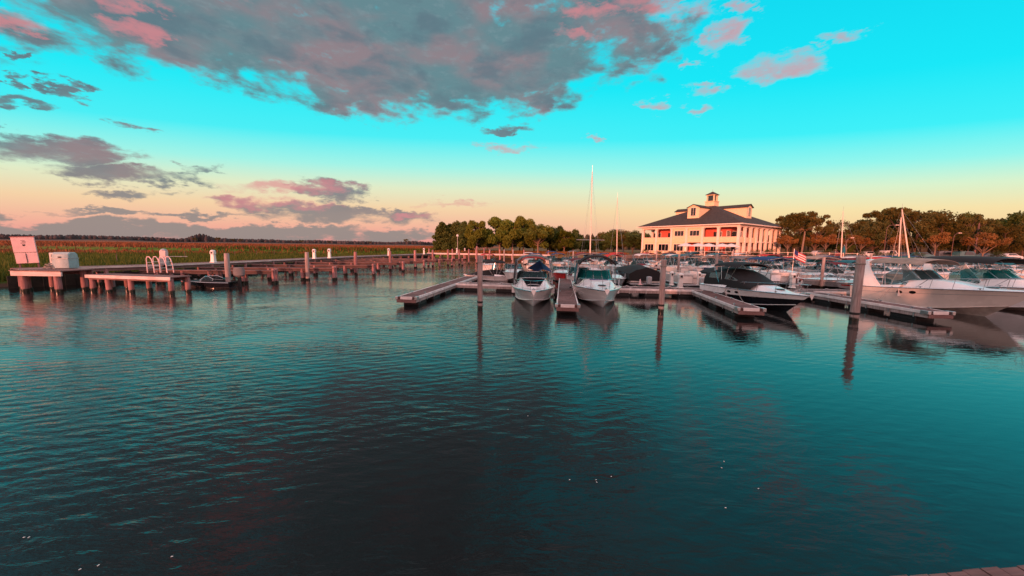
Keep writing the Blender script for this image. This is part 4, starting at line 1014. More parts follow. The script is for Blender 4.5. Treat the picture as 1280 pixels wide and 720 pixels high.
bb('white boat with a red waterline stripe behind the flag', 28.0, 36.0, (-.9, -.25), L=7.0, hull_m=gel, stripe=(.35, .5, gel_red), canopy=(1.2, 3.0, 2.0, .1, 1.9), can_m=cv_wine)
bb('white cuddy boat with teal canopy near the upright white mast', 36.5, 44.5, hull_m=gel, canopy=(1.0, 3.2, 2.1, .12, 1.9), can_m=cv_teal)
bb('white boat with wine-red canopy between the two right-hand masts', 42.0, 45.0, hull_m=gel, canopy=(1.0, 3.4, 2.2, .12, 2.0), can_m=cv_wine)
bb('white hardtop boat with white canopy right of the leaning mast', 47.2, 44.2, hull_m=gel, canopy=(1.2, 3.0, 2.5, .06, 1.9), can_m=cv_white)
bb('white motor boat with tan canvas on the farthest dock by the clubhouse steps', 29.0, 60.0, hull_m=gel, canopy=(1.0, 3.2, 2.2, .12, 1.9), can_m=cv_tan)
bb('white motor boat with wine-red canvas on the farthest dock below the patio umbrellas', 22.0, 60.5, hull_m=gel, canopy=(1.0, 3.2, 2.2, .12, 1.9), can_m=cv_wine)
bb('white motor boat with blue canvas on the farthest dock at the clubhouse left corner', 16.0, 60.5, hull_m=gel, canopy=(1.0, 3.2, 2.2, .12, 1.9), can_m=cv_blue)
bb('uncovered white motor boat on the farthest dock left of the tall mast', 9.5, 61.0, hull_m=gel)
bb('green-canopied white motor boat on the farthest dock before the car park', 44.0, 58.5, hull_m=gel, canopy=(1.0, 3.2, 2.2, .12, 1.9), can_m=cv_green)
bb('red-hulled motor boat on the farthest dock before the orange trees', 56.0, 57.5, hull_m=gel_red, canopy=(1.0, 3.2, 2.2, .12, 1.9), can_m=cv_white)
bb('grey-hulled motor boat with black canvas on the farthest dock at the right', 66.0, 56.0, hull_m=gel_grey, canopy=(1.0, 3.2, 2.2, .12, 1.9), can_m=cv_black)

rb = random.Random(42); cans = [('wine-red', cv_wine), ('blue', cv_blue), ('tan', cv_tan), ('white', cv_white), ('red', cv_red), ('grey', cv_grey), ('teal', cv_teal)]
seen = {}
for rowi, (Y, x0, x1, st) in enumerate([(38.5, 26.5, 58, 3.9), (52, 7, 78, 3.7), (66, 3, 98, 4.2)]):
    x = x0
    while x < x1:
        nm, cm = rb.choice(cans); k = (rowi, nm); seen[k] = seen.get(k, 0)+1
        rn = ['second-row', 'third-row', 'hindmost-row'][rowi]
        bb('%s white motor boat with %s top, %s such from the left' % (rn, nm, ORD[seen[k]-1]), x+rb.uniform(-.4, .4), Y+rb.uniform(-.5, .5), (rb.uniform(-.06, .06), -1), L=rb.uniform(5.6, 7.2), B=rb.uniform(2.1, 2.6),
           hull_m=rb.choice([gel, gel, gel_hull, gel_cream]), canopy=(.9, 3.4, rb.uniform(2.0, 2.5), .14, 2.0), can_m=cm, ws_h=rb.uniform(.4, .6)); x += st*rb.choice([1, 1, 1, 1.5])
# sailing boats
def sailboat(px, pyt, Y, label, L=8.5, lean=0, spread=None, head=(0, -1), mast_r=.07, boom=True, sail=cv_blue, pxt=None):
    q = WY(pxt or px, pyt, Y); p = WY(px, 330, Y)
    mx = L*.55; hd = Vector((head[0], head[1], 0)).normalized()
    t, hu = boat('sailing_boat', label, 'sailing boat', (p.x+hd.x*(L-mx-.7), p.y+hd.y*(L-mx-.7)), head, L, 2.5, .8, 1.0, 1.2, .35, .35, detail=0, ws=False, hull_m=gel, group='sailing boats with bare masts')
    t.rotation_euler = (0, 0, math.atan2(hd.y, hd.x))
    side = Vector((-hd.y, hd.x, 0)); off = (q.x-p.x); dx = off*hd.x; dy = off*side.x
    zt = q.z
    MB().tube([(mx, 0, 1.0), (mx+dx*.5, dy*.5, (1+zt)/2), (mx+dx, dy, zt)], [mast_r, mast_r, mast_r*.65], 10).build('mast', trimw, t)
    MB().tube([(mx, 0, 2.1), (1.2, 0, 2.15)], .05, 8).build('boom', alu, t)
    MB().tube([(mx-.1, 0, 2.28), (1.4, 0, 2.3)], [.16, .09], 8).build('furled_sail', sail, t)
    if spread:
        f = spread[0]; c = Vector((mx+dx*f, dy*f, 1+(zt-1)*f)); MB().tube([c+Vector((0, -spread[1], 0)), c, c+Vector((0, spread[1], 0))], .025, 6).build('spreader', alu, t)
    mb = MB()
    for e_ in ((L-.1, 0, 1.05), (.1, 0, .85), (mx, 1.15, .9), (mx, -1.15, .9)):
        mb.tube([(mx+dx, dy, zt-.1), e_], .006, 4)
    mb.build('rigging', alu, t, smooth=0)
    MB().tube([(mx+dx, dy, zt), (mx+dx, dy, zt+.7)], .012, 5).build('antenna', alu, t)
    return t
sailboat(737, 215, 40, 'sailing boat with the tallest mast, behind the blue-striped cruiser', spread=(.30, 1.5), pxt=740, mast_r=.06)
sailboat(770.5, 247, 55, 'sailing boat with the thinner mast just right of the tallest mast', spread=(.52, 1.1), pxt=771.5, mast_r=.055)
sailboat(1050, 264, 55, 'sailing boat with upright white mast right of the clubhouse', pxt=1053, mast_r=.065, sail=cv_teal)
sailboat(1122, 272, 50, 'sailing boat whose upright mast stands just left of the leaning mast', pxt=1125, mast_r=.065)
sailboat(1138, 262, 46, 'sailing boat with the mast leaning to the left behind the cream cruiser', pxt=1126, mast_r=.075, sail=cv_wine)
# mid-field mooring poles among the boats
G3 = 'pilings between the slips behind the first row'
for i, (px, b_, c_, lb) in enumerate([(893, 362, 318, 'slim piling directly left of the black camper canvas'), (1026, 360, 322, 'grey piling left of the thick grey piling, on the cross dock'),
     (847, 350, 318, 'piling behind the white pedestals of the cross dock'), (1085, 352, 318, 'thin piling right behind the thick grey piling'), (950, 338, 314, 'thin distant piling behind the black camper canvas'),
     (915, 336, 312, 'thin distant piling before the clubhouse corner'), (820, 333, 313, 'thin distant piling before the left clubhouse bays'), (716, 335, 314, 'thin distant piling behind the wine-red boats'),
     (630, 332, 312, 'thin distant piling left of the first bow-on cruiser'), (641, 330, 312, 'second thin distant piling left of the first bow-on cruiser'), (1000, 336, 315, 'thin distant piling below the palm')]):
    tall_piling(px, b_, c_, lb, .12, G3)

# pedestals, cone and clutter on the cross dock
pedestal(839, 356.5, ZD, 'white pedestal with round cap on the cross dock, right of the middle tall piling', 1.05, .9)
pedestal(850, 360, ZD, 'square white pedestal near the finger junction on the cross dock', 1.05, 1.1)
pedestal(873, 357, ZD, 'white pedestal before the cream pontoon boat', 1.05, .8)
pedestal(990, 360, ZD, 'white pedestal behind the bow of the black-hulled cruiser', 1.1, 1.1)
pedestal(702, 338, ZD, 'small white pedestal on the walkway behind the two bow-on cruisers', .9, .9)
p = W(800, 356, ZD); cn = thing('traffic_cone', 'small pinkish cone on the cross dock left of the middle tall piling', 'cone', (p.x, p.y, ZD+.004))
MB().box(-.16, .16, -.16, .16, 0, .025).build('base', sign_m, cn); MB().lathe([(.12, .025), (.03, .42), (.001, .425)], n=14).build('cone', sign_m, cn)
for i, (px, py, lb) in enumerate([(997, 352, 'round white lifebuoy leaning on a dock post near the black-hulled bow'), ]):
    p = W(px, py, .9); rg = thing('lifebuoy', lb, 'lifebuoy', (p.x, p.y, p.z)); mb = MB(); mb.tube([(.3*math.cos(a*math.pi/10), 0, .3*math.sin(a*math.pi/10)) for a in range(21)], .06, 8, cap=False); mb.build('ring', cv_white, rg)
    for a in range(4):
        an = a*math.pi/2+.4; MB().tube([(.3*math.cos(an+k*.1), 0, .3*math.sin(an+k*.1)) for k in range(4)], .066, 8).build('red_band', cv_red, rg)
    MB().box(-.04, .04, .062, .14, -.9+.5, .5).build('bracket', greywood, rg)

# mooring lines
def line(a, b_, sag, label):
    a = Vector(a); b_ = Vector(b_); mb = MB(); mb.tube([a.lerp(b_, i/12)-Vector((0, 0, sag*4*(i/12)*(1-i/12))) for i in range(13)], .014, 6)
    o = mb.build('mooring_line', rope); tag(o, label, 'mooring line', 'mooring lines of the front row boats'); return o
line(BOAT1.matrix_basis @ (H1.pt(.62, 1, 1)+Vector((0, 0, .06))), (2.1, 19.8, ZD+.06), .12, 'slack line from the dark-window cruiser to the central walkway')
line(BOAT2.matrix_basis @ (H2.pt(.62, 1, -1)+Vector((0, 0, .06))), (3.1, 19.5, ZD+.06), .12, 'slack line from the blue-striped cruiser to the central walkway')
line(BOAT3.matrix_basis @ (H3.pt(.6, 1, -1)+Vector((0, 0, .06))), (B0[0]+.6, B0[1]+1.5, ZD+.06), .1, 'slack line from the black-hulled cruiser to its finger')
line(BOAT4.matrix_basis @ (H4.pt(.45, 1, -1)+Vector((0, 0, .06))), (C0[0]-.2, C0[1]+3.0, ZD+.06), .15, 'line from the cream cruiser down to its finger')

# ------------------------------------------------------------------ flag
p = W(990, 345, .3); fl = thing('flag_staff', 'small red and white striped flag on a staff before the right end of the clubhouse', 'flag', (24.2, 33.0, 1.2))
q = WY(993, 311, 33); qx = q.x-24.2
MB().tube([(qx, 0, 0), (qx, 0, q.z-1.2)], .02, 6).build('staff', alu, fl)
zt = q.z-1.2
fab_w = mat('flag_white', (.7, .66, .64), .8); fab_r = mat('flag_red', (.45, .02, .04), .8); fab_b = mat('flag_navy', (.02, .03, .14), .8)
def fp(u, v): return (qx+.02+u*1.0, .10*math.sin(u*5), zt-.05-v*.7-u*.55)
for k in range(7):
    rows = [[fp(i/12, (k+j)/7) for j in (0, 1)] for i in range(13)]; MB().grid(rows).build('flag_stripe', fab_r if k % 2 == 0 else fab_w, fl, solid=.004)
MB().grid([[tuple(Vector(fp(i/12, j*.55))+Vector((0, -.012, 0))) for j in (0, 1)] for i in range(6)]).build('flag_canton', fab_b, fl, solid=.004)

# ------------------------------------------------------------------ clubhouse
GZ = 1.7
kc = math.radians(36.4); Uw = Vector((-math.sin(kc), math.cos(kc), 0))      # along the left face, away from the near corner
Vw = Vector((math.cos(kc), math.sin(kc), 0))                                # along the right face
DC = 86.0
corner = WY(923, 300, DC); corner.z = GZ
club = thing('clubhouse', 'large two-storey white clubhouse with dark hipped roof, dormers and cupola', 'building', corner, math.atan2(Vw.y, Vw.x))
# local frame: +x along right face, +y along left face (away from the corner)
S = 25.5
zE = WY(923, 279, DC).z-GZ; z2 = zE*.47; hb = .75
mb = MB(); mb.box(-.6, S+.6, -.6, S+.6, -.8, .12); mb.build('foundation', concrete, club)
# inner block
IN = 3.0
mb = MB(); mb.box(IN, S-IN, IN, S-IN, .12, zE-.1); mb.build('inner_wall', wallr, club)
mb = MB(); mb.box(-.02, S+.02, -.02, S+.02, z2-.22, z2); mb.build('gallery_floor', trimw, club)
mb = MB()
for (x0, x1, y0, y1) in ((-.12, .25, -.12, S+.12), (S-.25, S+.12, -.12, S+.12), (.25, S-.25, -.12, .25), (.25, S-.25, S-.25, S+.12)): mb.box(x0, x1, y0, y1, zE-hb, zE-.002)
mb.build('entablature', trimw, club)
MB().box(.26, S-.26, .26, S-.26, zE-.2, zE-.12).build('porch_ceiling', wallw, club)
cols_px = [923, 897, 877, 857, 838, 819, 802]
def u_at(px):
    d = ray(px, 300); n_ = Vector((d.x, d.y)); # solve corner + U*s parallel to n
    a_ = Vector((corner.x, corner.y)); u_ = Vector((Uw.x, Uw.y)); return (a_.y*n_.x-a_.x*n_.y)/(u_.x*n_.y-u_.y*n_.x)
us = [max(0, u_at(px)) for px in cols_px]; sc_ = (S-.3)/us[-1]; us = [u*sc_ for u in us]
def column(x, y, w=.30, m=trimw):
    mb = MB(); mb.box(x-w, x+w, y-w, y+w, .12, .5); mb.box(x-w*.8, x+w*.8, y-w*.8, y+w*.8, .502, zE-hb-.25); mb.box(x-w, x+w, y-w, y+w, zE-hb-.248, zE-hb+.01); return mb.build('column', m, club)
for i, u in enumerate(us): column(.05, max(.05, u) if i else .05, .36)
nR = 9
for k in range(1, nR): column(S*k/(nR-1)-.02*(k == nR-1), .05, .36)
for k in range(1, 6): column(S-.05, S*k/5, .36)
for k in range(1, 5): column(S*k/5, S-.05, .36)
# left face bays
def window(x0, x1, z0, z1, face, off, parentname='window'):
    """face 'L' : plane x=off spanning y ; face 'R' : plane y=off spanning x"""
    def bx_(a0, a1, b0, b1, t0, t1):
        return (off-t1, off-t0, a0, a1, b0, b1) if face == 'L' else (a0, a1, off-t1, off-t0, b0, b1)
    mb = MB(); f = .11
    mb.box(*bx_(x0, x1, z0, z0+f, .01, .09)); mb.box(*bx_(x0, x1, z1-f, z1, .01, .09)); mb.box(*bx_(x0, x0+f, z0+f+.001, z1-f-.001, .01, .09)); mb.box(*bx_(x1-f, x1, z0+f+.001, z1-f-.001, .01, .09))
    w = mb.build('window', trimw, club)
    n = 3; g_ = MB()
    for k in range(1, n): xx = x0+(x1-x0)*k/n; g_.box(*bx_(xx-.03, xx+.03, z0+f, z1-f, .02, .07))
    g_.build('mullion', trimw, w)
    MB().box(*bx_(x0+f, x1-f, z0+f, z1-f, .012, .03)).build('pane', dark_win, w)
for i in range(6):
    a, b_ = us[i]+.38, us[i+1]-.38
    # spandrel / parapet
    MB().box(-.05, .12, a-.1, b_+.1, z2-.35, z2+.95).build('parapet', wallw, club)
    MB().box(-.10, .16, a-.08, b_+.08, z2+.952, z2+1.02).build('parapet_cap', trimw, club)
    if i in (2, 3):
        MB().box(.0, .14, a-.05, b_+.05, z2+1.022, zE-hb+.003).build('bay_wall', wallw, club)
        window(a+.35, b_-.35, z2+1.25, zE-hb-.55, 'L', .0)
    if i in (0, 1, 4, 5):
        m_ = (a+b_)/2
        MB().box(IN-.06, IN-.005, m_-.6, m_+.6, z2+.02, z2+2.3).build('door', dark_win, club)
        window(a+.1, a+1.2, z2+.9, z2+2.4, 'L', IN-.01)
    if i in (3, 4, 5) :
        MB().box(.02, .14, a-.05, b_+.05, .12, z2-.36).build('bay_wall', wallw, club)
        window(a+.3, b_-.3, .9, z2-.7, 'L', .02)
    else:
        window(a+.3, b_-.3, .5, z2-.5, 'L', IN-.01)
for k in range(nR-1):
    a, b_ = S*k/(nR-1)+.38, S*(k+1)/(nR-1)-.38
    if k < 3:
        MB().box(a-.1, b_+.1, -.05, .10, z2-.35, z2+.9).build('parapet', wallw, club)
    else:
        MB().box(a-.1, b_+.1, .4, .5, z2-.3, z2+.1).build('gallery_beam', wallw, club)
        if k % 2: MB().box(a-.1, b_+.1, .6, .7, z2+.1, zE-hb).build('bay_wall', wallw, club)
    window(a+.2, b_-.2, z2+.6, z2+2.5, 'R', IN-.01 if not (k >= 3 and k % 2) else .58)
    window(a+.2, b_-.2, .6, z2-.8, 'R', IN-.01)
# roof: truncated hip, shallow then to the apex
ov = 1.15; zA = WY(890, 256, DC+14).z-GZ; ap = Vector((S/2, S/2, zA)); rg_ = 1.4
e_ = [Vector((-ov, -ov, zE)), Vector((S+ov, -ov, zE)), Vector((S+ov, S+ov, zE)), Vector((-ov, S+ov, zE))]
t_ = [Vector((S/2-rg_, S/2-rg_, zA)), Vector((S/2+rg_, S/2-rg_, zA)), Vector((S/2+rg_, S/2+rg_, zA)), Vector((S/2-rg_, S/2+rg_, zA))]
mb = MB()
for i in range(4):
    j = (i+1) % 4; mb.quad(e_[i], e_[j], t_[j], t_[i])
mb.poly(t_); mb.poly([v_-Vector((0, 0, .0)) for v_ in e_], True)
roof = mb.build('roof', roofm, club, smooth=0)
MB().box(-ov-.04, S+ov+.04, -ov-.04, S+ov+.04, zE-.22, zE-.004).build('eave', trimw, club)
def roofz(d): return zE+(zA-zE)*(d+ov)/(S/2-rg_+ov)
def dormer(face):
    # face 0: left (x=0 side), 1: right (y=0 side), 2: back-left (y=S side), 3: back right
    hw = 1.55; d0 = 3.2; zb = roofz(d0)-.1; ht = 3.0
    dz = zb+ht; d_end = (dz-zE)/(zA-zE)*(S/2-rg_+ov)-ov
    def T(a, d, z):
        c = S/2
        return {0: (d, c+a, z), 1: (c+a, d, z), 2: (c+a, S-d, z), 3: (S-d, c+a, z)}[face]
    o = MB(); o.poly([T(-hw, d0, zb), T(hw, d0, zb), T(hw, d0, dz), T(0, d0, dz+.7), T(-hw, d0, dz)])
    for s in (-1, 1): o.poly([T(s*hw, d0, zb), T(s*hw, d0, dz), T(s*hw, d_end, dz)])
    dm = o.build('dormer', wallw, club, smooth=0)
    r_ = MB(); de2 = (dz+.7-zE)/(zA-zE)*(S/2-rg_+ov)-ov
    for s in (-1, 1): r_.quad(T(s*(hw+.3), d0-.35, dz-.14), T(0, d0-.35, dz+.74), T(0, de2, dz+.74), T(s*(hw+.3), d_end-.3, dz-.14))
    r_.build('dormer_roof', roofm, dm, solid=.10, smooth=0)
    w_ = MB(); w_.poly([T(-.62, d0-.04, zb+.75), T(.62, d0-.04, zb+.75), T(.62, d0-.04, zb+2.75), T(-.62, d0-.04, zb+2.75)]); w_.build('dormer_window', dark_win, dm, solid=.02, smooth=0)
    fr = MB()
    for a0, a1, z0, z1 in ((-.72, .72, .62, .74), (-.72, .72, 2.76, 2.88), (-.74, -.63, .74, 2.76), (.63, .74, .74, 2.76), (-.03, .03, .76, 2.74)):
        p0 = T(a0, d0-.09, zb+z0); p1 = T(a1, d0-.01, zb+z1)
        fr.box(min(p0[0], p1[0]), max(p0[0], p1[0]), min(p0[1], p1[1]), max(p0[1], p1[1]), p0[2], p1[2])
    fr.build('window_frame', trimw, dm, smooth=0)
for f_ in range(4): dormer(f_)
cz = zA-.5; cup = MB().box(S/2-1.25, S/2+1.25, S/2-1.25, S/2+1.25, cz, cz+1.7).box(S/2-1.4, S/2+1.4, S/2-1.4, S/2+1.4, cz+1.702, cz+1.85)
cup = cup.build('cupola', wallw, club, smooth=0)
mb = MB()
for sx_ in (-1, 1):
    for sy_ in (-1, 1): mb.box(*sorted((S/2+sx_*1.05, S/2+sx_*.75)), *sorted((S/2+sy_*1.05, S/2+sy_*.75)), cz+1.852, cz+3.4)
mb.build('cupola_post', wallw, cup, smooth=0)
MB().box(S/2-.72, S/2+.72, S/2-.72, S/2+.72, cz+1.852, cz+3.38).build('cupola_louvre', dark_win, cup, smooth=0)
MB().box(S/2-1.15, S/2+1.15, S/2-1.15, S/2+1.15, cz+3.402, cz+3.6).build('cupola_cornice', wallw, cup, smooth=0)
mb = MB(); q_ = 1.4; zz = cz+3.602; c4 = [(S/2-q_, S/2-q_, zz), (S/2+q_, S/2-q_, zz), (S/2+q_, S/2+q_, zz), (S/2-q_, S/2+q_, zz)]
for i in range(4): mb.poly([c4[i], c4[(i+1) % 4], (S/2, S/2, zz+.95)])
mb.poly(c4, True); mb.build('cupola_roof', roofm, cup, smooth=0)
MB().tube([(S/2, S/2, zz+.9), (S/2, S/2, zz+1.5)], .05, 6).build('finial', alu, cup)
# patio umbrellas and rail in front of the clubhouse, flag pole
mbu = None
def Cw(x, y, z=0):
    return corner + Vw*x + Uw*y + Vector((0, 0, z))
umb_px = [(857, 'leftmost'), (873, 'second'), (886, 'third'), (903, 'fourth'), (914, 'rightmost')]
first = None
for i, (px, w_) in enumerate(umb_px):
    p = WY(px, 305, 82.5-.0*i); lb = (w_+' of the five white patio umbrellas by the clubhouse')
    if i == 0:
        first = thing('patio_umbrella', lb, 'umbrella', (p.x, p.y, 1.7), 0, 'white umbrellas on the clubhouse patio')
        MB().tube([(0, 0, 0), (0, 0, 2.8)], .04, 6).build('pole', alu, first)
        MB().lathe([(1.75, 2.15), (1.7, 2.28), (.9, 2.62), (.02, 2.9)], n=8).build('canopy', cv_white, first, smooth=0)
        MB().lathe([(.35, 0), (.35, .08), (.05, .1)], n=12).build('base', concrete, first)
    else: dup(first, (p.x, p.y, 1.7), i*.4, lb)
# railing along the seawall
rl = thing('promenade_railing', 'white and dark railing along the seawall below the clubhouse', 'railing', (30, 81.3, 1.7))
mb = MB()
for z in (.25, 1.05): mb.box(0, 46, -.03, .03, z, z+.06)
mb.build('rail', trimw, rl, smooth=0)
mb = MB()
for i in range(230): mb.box(i*.2+.08, i*.2+.12, -.015, .015, .31, 1.05)
tag(mb.build('baluster', ink, rl, smooth=0), kind='stuff')
for i in range(16): MB().box(i*3.05-.06, i*3.05+.06, -.06, .06, 0, 1.2).build('post', trimw, rl)
sw_ = MB(); sw_.box(22, 120, 79.9, 80.4, -1.5, 1.78); tag(sw_.build('seawall', mat('stained_concrete', (.13, .10, .09), .85, var=.25, scale=1.2, bump=.3), bevel=.04), 'long pale concrete seawall at the foot of the clubhouse lawn', 'wall')
# ------------------------------------------------------------------ trees
def make_tree(name, hgt, cw, leaf_m, trunk_m, seed, kind='round', leaves=3600, lsize=.30):
    rnd = random.Random(seed)
    t = thing(name, 'x', 'tree')
    th = hgt*(.30 if kind == 'round' else .42 if kind == 'umbrella' else .12)
    mb = MB(); cl = []
    mb.tube([(0, 0, -.3), (.05*hgt*.1, 0, th*.5), (0, .03*hgt*.1, th), (0, 0, hgt*.7)], [hgt*.030, hgt*.022, hgt*.018, hgt*.006], 8)
    nl = {'round': 26, 'conifer': 34, 'umbrella': 16}[kind]
    for i in range(nl):
        a = i*2.4+rnd.uniform(-.4, .4)
        if kind == 'conifer':
            f = i/nl; z = hgt*(.10+.86*f); r = cw/2*(1-f)**.75*rnd.uniform(.45, .95); cr = cw*(.17-.08*f)
        elif kind == 'umbrella':
            z = hgt*rnd.uniform(.62, .95); r = cw/2*rnd.uniform(.2, .9); cr = cw*rnd.uniform(.09, .15)
        else:
            f = rnd.random(); z = hgt*(.26+.68*f); r = cw/2*math.sqrt(max(.05, 1-((f-.4)/.68)**2))*rnd.uniform(.25, .88); cr = cw*rnd.uniform(.11, .18)
        c = Vector((r*math.cos(a), r*math.sin(a), z)); cl.append((c, cr))
        z0 = max(th*.8, z-r*.9); mb.tube([(0, 0, z0), tuple(c*.5+Vector((0, 0, z0*.5+.1))), tuple(c)], [hgt*.010, hgt*.006, hgt*.002], 5)
    mb.build('trunk', trunk_m, t, merge=False)
    mb = MB(); tot = sum(c[1]**2 for c in cl)
    for c, cr in cl:
        n = int(leaves*cr*cr/tot)
        for _ in range(n):
            d = Vector((rnd.gauss(0, 1), rnd.gauss(0, 1), rnd.gauss(0, .75))).normalized()*cr*rnd.random()**.45
            if kind == 'umbrella': d.z *= .5
            p = c+d; s = lsize*rnd.uniform(.5, 1.1)
            n1_ = Vector((rnd.gauss(0, 1), rnd.gauss(0, 1), rnd.gauss(0, 1))).normalized(); n2_ = n1_.orthogonal().normalized()*s*.6; n1_ *= s
            i = len(mb.v); mb.v += [tuple(p-n1_), tuple(p+n2_), tuple(p+n1_), tuple(p-n2_)]; mb.f.append((i, i+1, i+2, i+3))
    mb.build('crown', leaf_m, t, merge=False, smooth=0)
    return t
protos = {}
for key, a in {'oak': ('broadleaf_tree', 10, 9, leaf_olive, barkp, 1, 'round', 8500, .34), 'oak2': ('broadleaf_tree', 10, 8.5, leaf_olive, barkp, 2, 'round', 8500, .34),
               'con': ('conifer_tree', 10, 7, leaf_dark, bark, 3, 'conifer', 7000, .30), 'rus': ('broadleaf_tree', 10, 8.5, leaf_brown, bark, 4, 'round', 4600, .27),
               'rus2': ('broadleaf_tree', 10, 7.5, leaf_brown, bark, 5, 'round', 4200, .27), 'umb': ('spreading_pine', 10, 9, leaf_brown, bark, 6, 'umbrella', 3400, .24),
               'dark': ('broadleaf_tree', 10, 10, leaf_dark, bark, 8, 'round', 7500, .34)}.items():
    protos[key] = make_tree(*a)
orn = make_tree('ornamental_tree', 5, 6.2, leaf_orange, barkp, 9, 'umbrella', 2200, .2)
protos['orn'] = orn
used = set()
def plant(key, px, pyt, Y, label, group, w=1.0, gz=None):
    x = WY(px, pyt, Y); z = land(x.x, x.y) if gz is None else gz
    hh = (x.z-z)/(5 if key == 'orn' else 10)
    pr = protos[key]; rz = random.random()*6.28; sc3 = (hh*w, hh*w, hh)
    if key not in used:
        used.add(key); pr.location = (x.x, Y, z); pr.rotation_euler = (0, 0, rz); pr.scale = sc3; pr['label'] = label; pr['group'] = group; return pr
    return dup(pr, (x.x, Y, z), rz, label, sc3, group)
G4 = 'trees on the bank left of the clubhouse'
row = [('con', 553, 278, 104, 1.1), ('con', 563, 280, 108, 1.1), ('dark', 573, 279, 106, .8), ('con', 580, 277, 104, 1.0), ('oak', 596, 277, 100, .85), ('dark', 609, 288, 108, .9), ('oak2', 625, 273, 102, 1.0), ('oak', 641, 277, 101, .85),
       ('oak2', 655, 272, 106, .75), ('oak', 673, 281, 98, .95), ('dark', 688, 286, 106, 1.0), ('con', 700, 283, 107, 1.1), ('oak2', 706, 289, 101, 1.0), ('dark', 717, 289, 105, .9), ('dark', 726, 297, 116, 1.1)]
lbn = {'con': 'dark pointed tree', 'dark': 'dark leafy tree', 'oak': 'olive round-crowned tree', 'oak2': 'sunlit olive tree with pale trunk'}
for i, (k, px, py, Y, w) in enumerate(row): plant(k, px, py-1, Y, '%s, %s from left in the far bank row' % (lbn[k], ORD[i]), G4, w*1.2)
for i, (px, py, Y) in enumerate([(744, 297, 150), (756, 291, 145), (768, 288, 140), (780, 288, 138), (792, 289, 135), (734, 302, 165), (803, 292, 140)]):
    plant(['dark', 'rus'][i % 2], px, py, Y, '%s tree of the dim clump between the masts and the clubhouse' % ['broad', 'tall', 'tallest round', 'dense round', 'clubhouse-side', 'lowest leftmost', 'partly hidden'][i], 'trees behind the two bare masts', 1.3)
for i, (px, py, Y) in enumerate([(560, 292, 116), (585, 291, 118), (605, 292, 116), (630, 290, 118), (650, 291, 117), (668, 292, 117), (685, 293, 118), (712, 295, 119), (735, 301, 122), (756, 301, 122)]):
    plant('dark', px, py, Y, '%s low dark tree from the left in the back layer behind the olive row' % ORD[i], 'low dark trees behind the olive row', 1.6)
for i, (px, py) in enumerate([(272, 296.5), (243, 297), (291, 298), (301, 298), (377, 299.5), (411, 301), (462, 301), (508, 298.5)]):
    plant('umb', px, py, 420, '%s lone tiny tree from the left breaking the marsh horizon' % ORD[sorted([272, 243, 291, 301, 377, 411, 462, 508]).index(px)], 'lone trees on the marsh horizon', .9)
G5 = 'trees behind the car park on the right'
rowr = [('rus', 978, 277), ('umb', 987, 266), ('rus2', 996, 270), ('umb', 1003, 262), ('rus', 1014, 270), ('umb', 1024, 268), ('rus2', 1036, 276), ('rus', 1045, 280), ('dark', 1060, 284), ('rus', 1070, 277), ('rus2', 1082, 275), ('rus', 1095, 270),
        ('umb', 1103, 259), ('umb', 1118, 256), ('umb', 1128, 262), ('dark', 1112, 270), ('rus2', 1140, 273), ('rus', 1150, 268), ('umb', 1157, 262), ('rus2', 1168, 262), ('rus', 1180, 268), ('rus2', 1193, 270), ('dark', 1205, 272),
        ('umb', 1217, 267), ('rus', 1231, 271), ('rus2', 1246, 274), ('rus', 1259, 276), ('dark', 1272, 271), ('rus2', 1284, 268), ('rus', 1300, 268)]
lbr = {'rus': 'russet-lit round tree', 'rus2': 'brownish full-crowned tree', 'umb': 'open spreading pine', 'dark': 'dark green tree'}
cnt = {}
for i, (k, px, py) in enumerate(rowr):
    cnt[k] = cnt.get(k, 0)+1
    plant(k, px, py+[0, 6, -3, 9, 2][i % 5]*(k != 'umb'), 104+9*math.sin(i*2.1)-(px-980)*.03, '%s of the right treeline, %s such tree from the clubhouse' % (lbr[k], ORD[cnt[k]-1]), G5, .62 if k == 'umb' else .95)
for i, (px, py, Y) in enumerate([(1034, 292, 92), (1060, 292, 90), (1078, 293, 92), (1120, 292, 88), (1172, 289, 84), (1233, 289, 82), (1020, 291, 95), (986, 293, 92)]):
    plant('orn', px, py, Y, '%s orange-lit ornamental tree with spreading branches by the car park' % ['clubhouse-side low', 'second low', 'third broad', 'middle', 'tall isolated', 'rightmost large', 'shaded', 'nearest the clubhouse'][i], 'small ornamental trees in the car park', .8)
# shrubs along the seawall
sh = make_tree('shrub', 5, 7.5, hedge_m, bark, 21, 'round', 1500, .22)
sh['category'] = 'shrub'; protos['sh'] = sh
first = True
for i, (px, Y) in enumerate([(985, 83), (1010, 83), (1035, 84), (1075, 83), (1098, 83), (1112, 82.5), (1150, 82), (1250, 83), (962, 82.6), (945, 82.4)]):
    x = WY(px, 310, Y); hh = random.uniform(.28, .42); lb = '%s low green shrub from the left behind the seawall' % ORD[[8, 9, 0, 1, 2, 3, 4, 5, 6, 7].index(i) if False else sorted([985, 1010, 1035, 1075, 1098, 1112, 1150, 1250, 962, 945]).index(px)]
    if first: sh.location = (x.x, Y, 1.6); sh.scale = (hh, hh, hh); sh['label'] = lb; sh['group'] = 'shrubs behind the seawall'; first = False
    else: dup(sh, (x.x, Y, 1.6), i, lb, hh)
for i in range(11):
    px = 808+i*15.5+random.uniform(-3, 3); x = WY(px, 310, 82.3); hh = random.uniform(.20, .32)
    dup(sh, (x.x, 82.3, 1.6), i*1.1, '%s dark shrub from the left along the clubhouse terrace' % ORD[i], hh, 'shrubs along the clubhouse terrace')
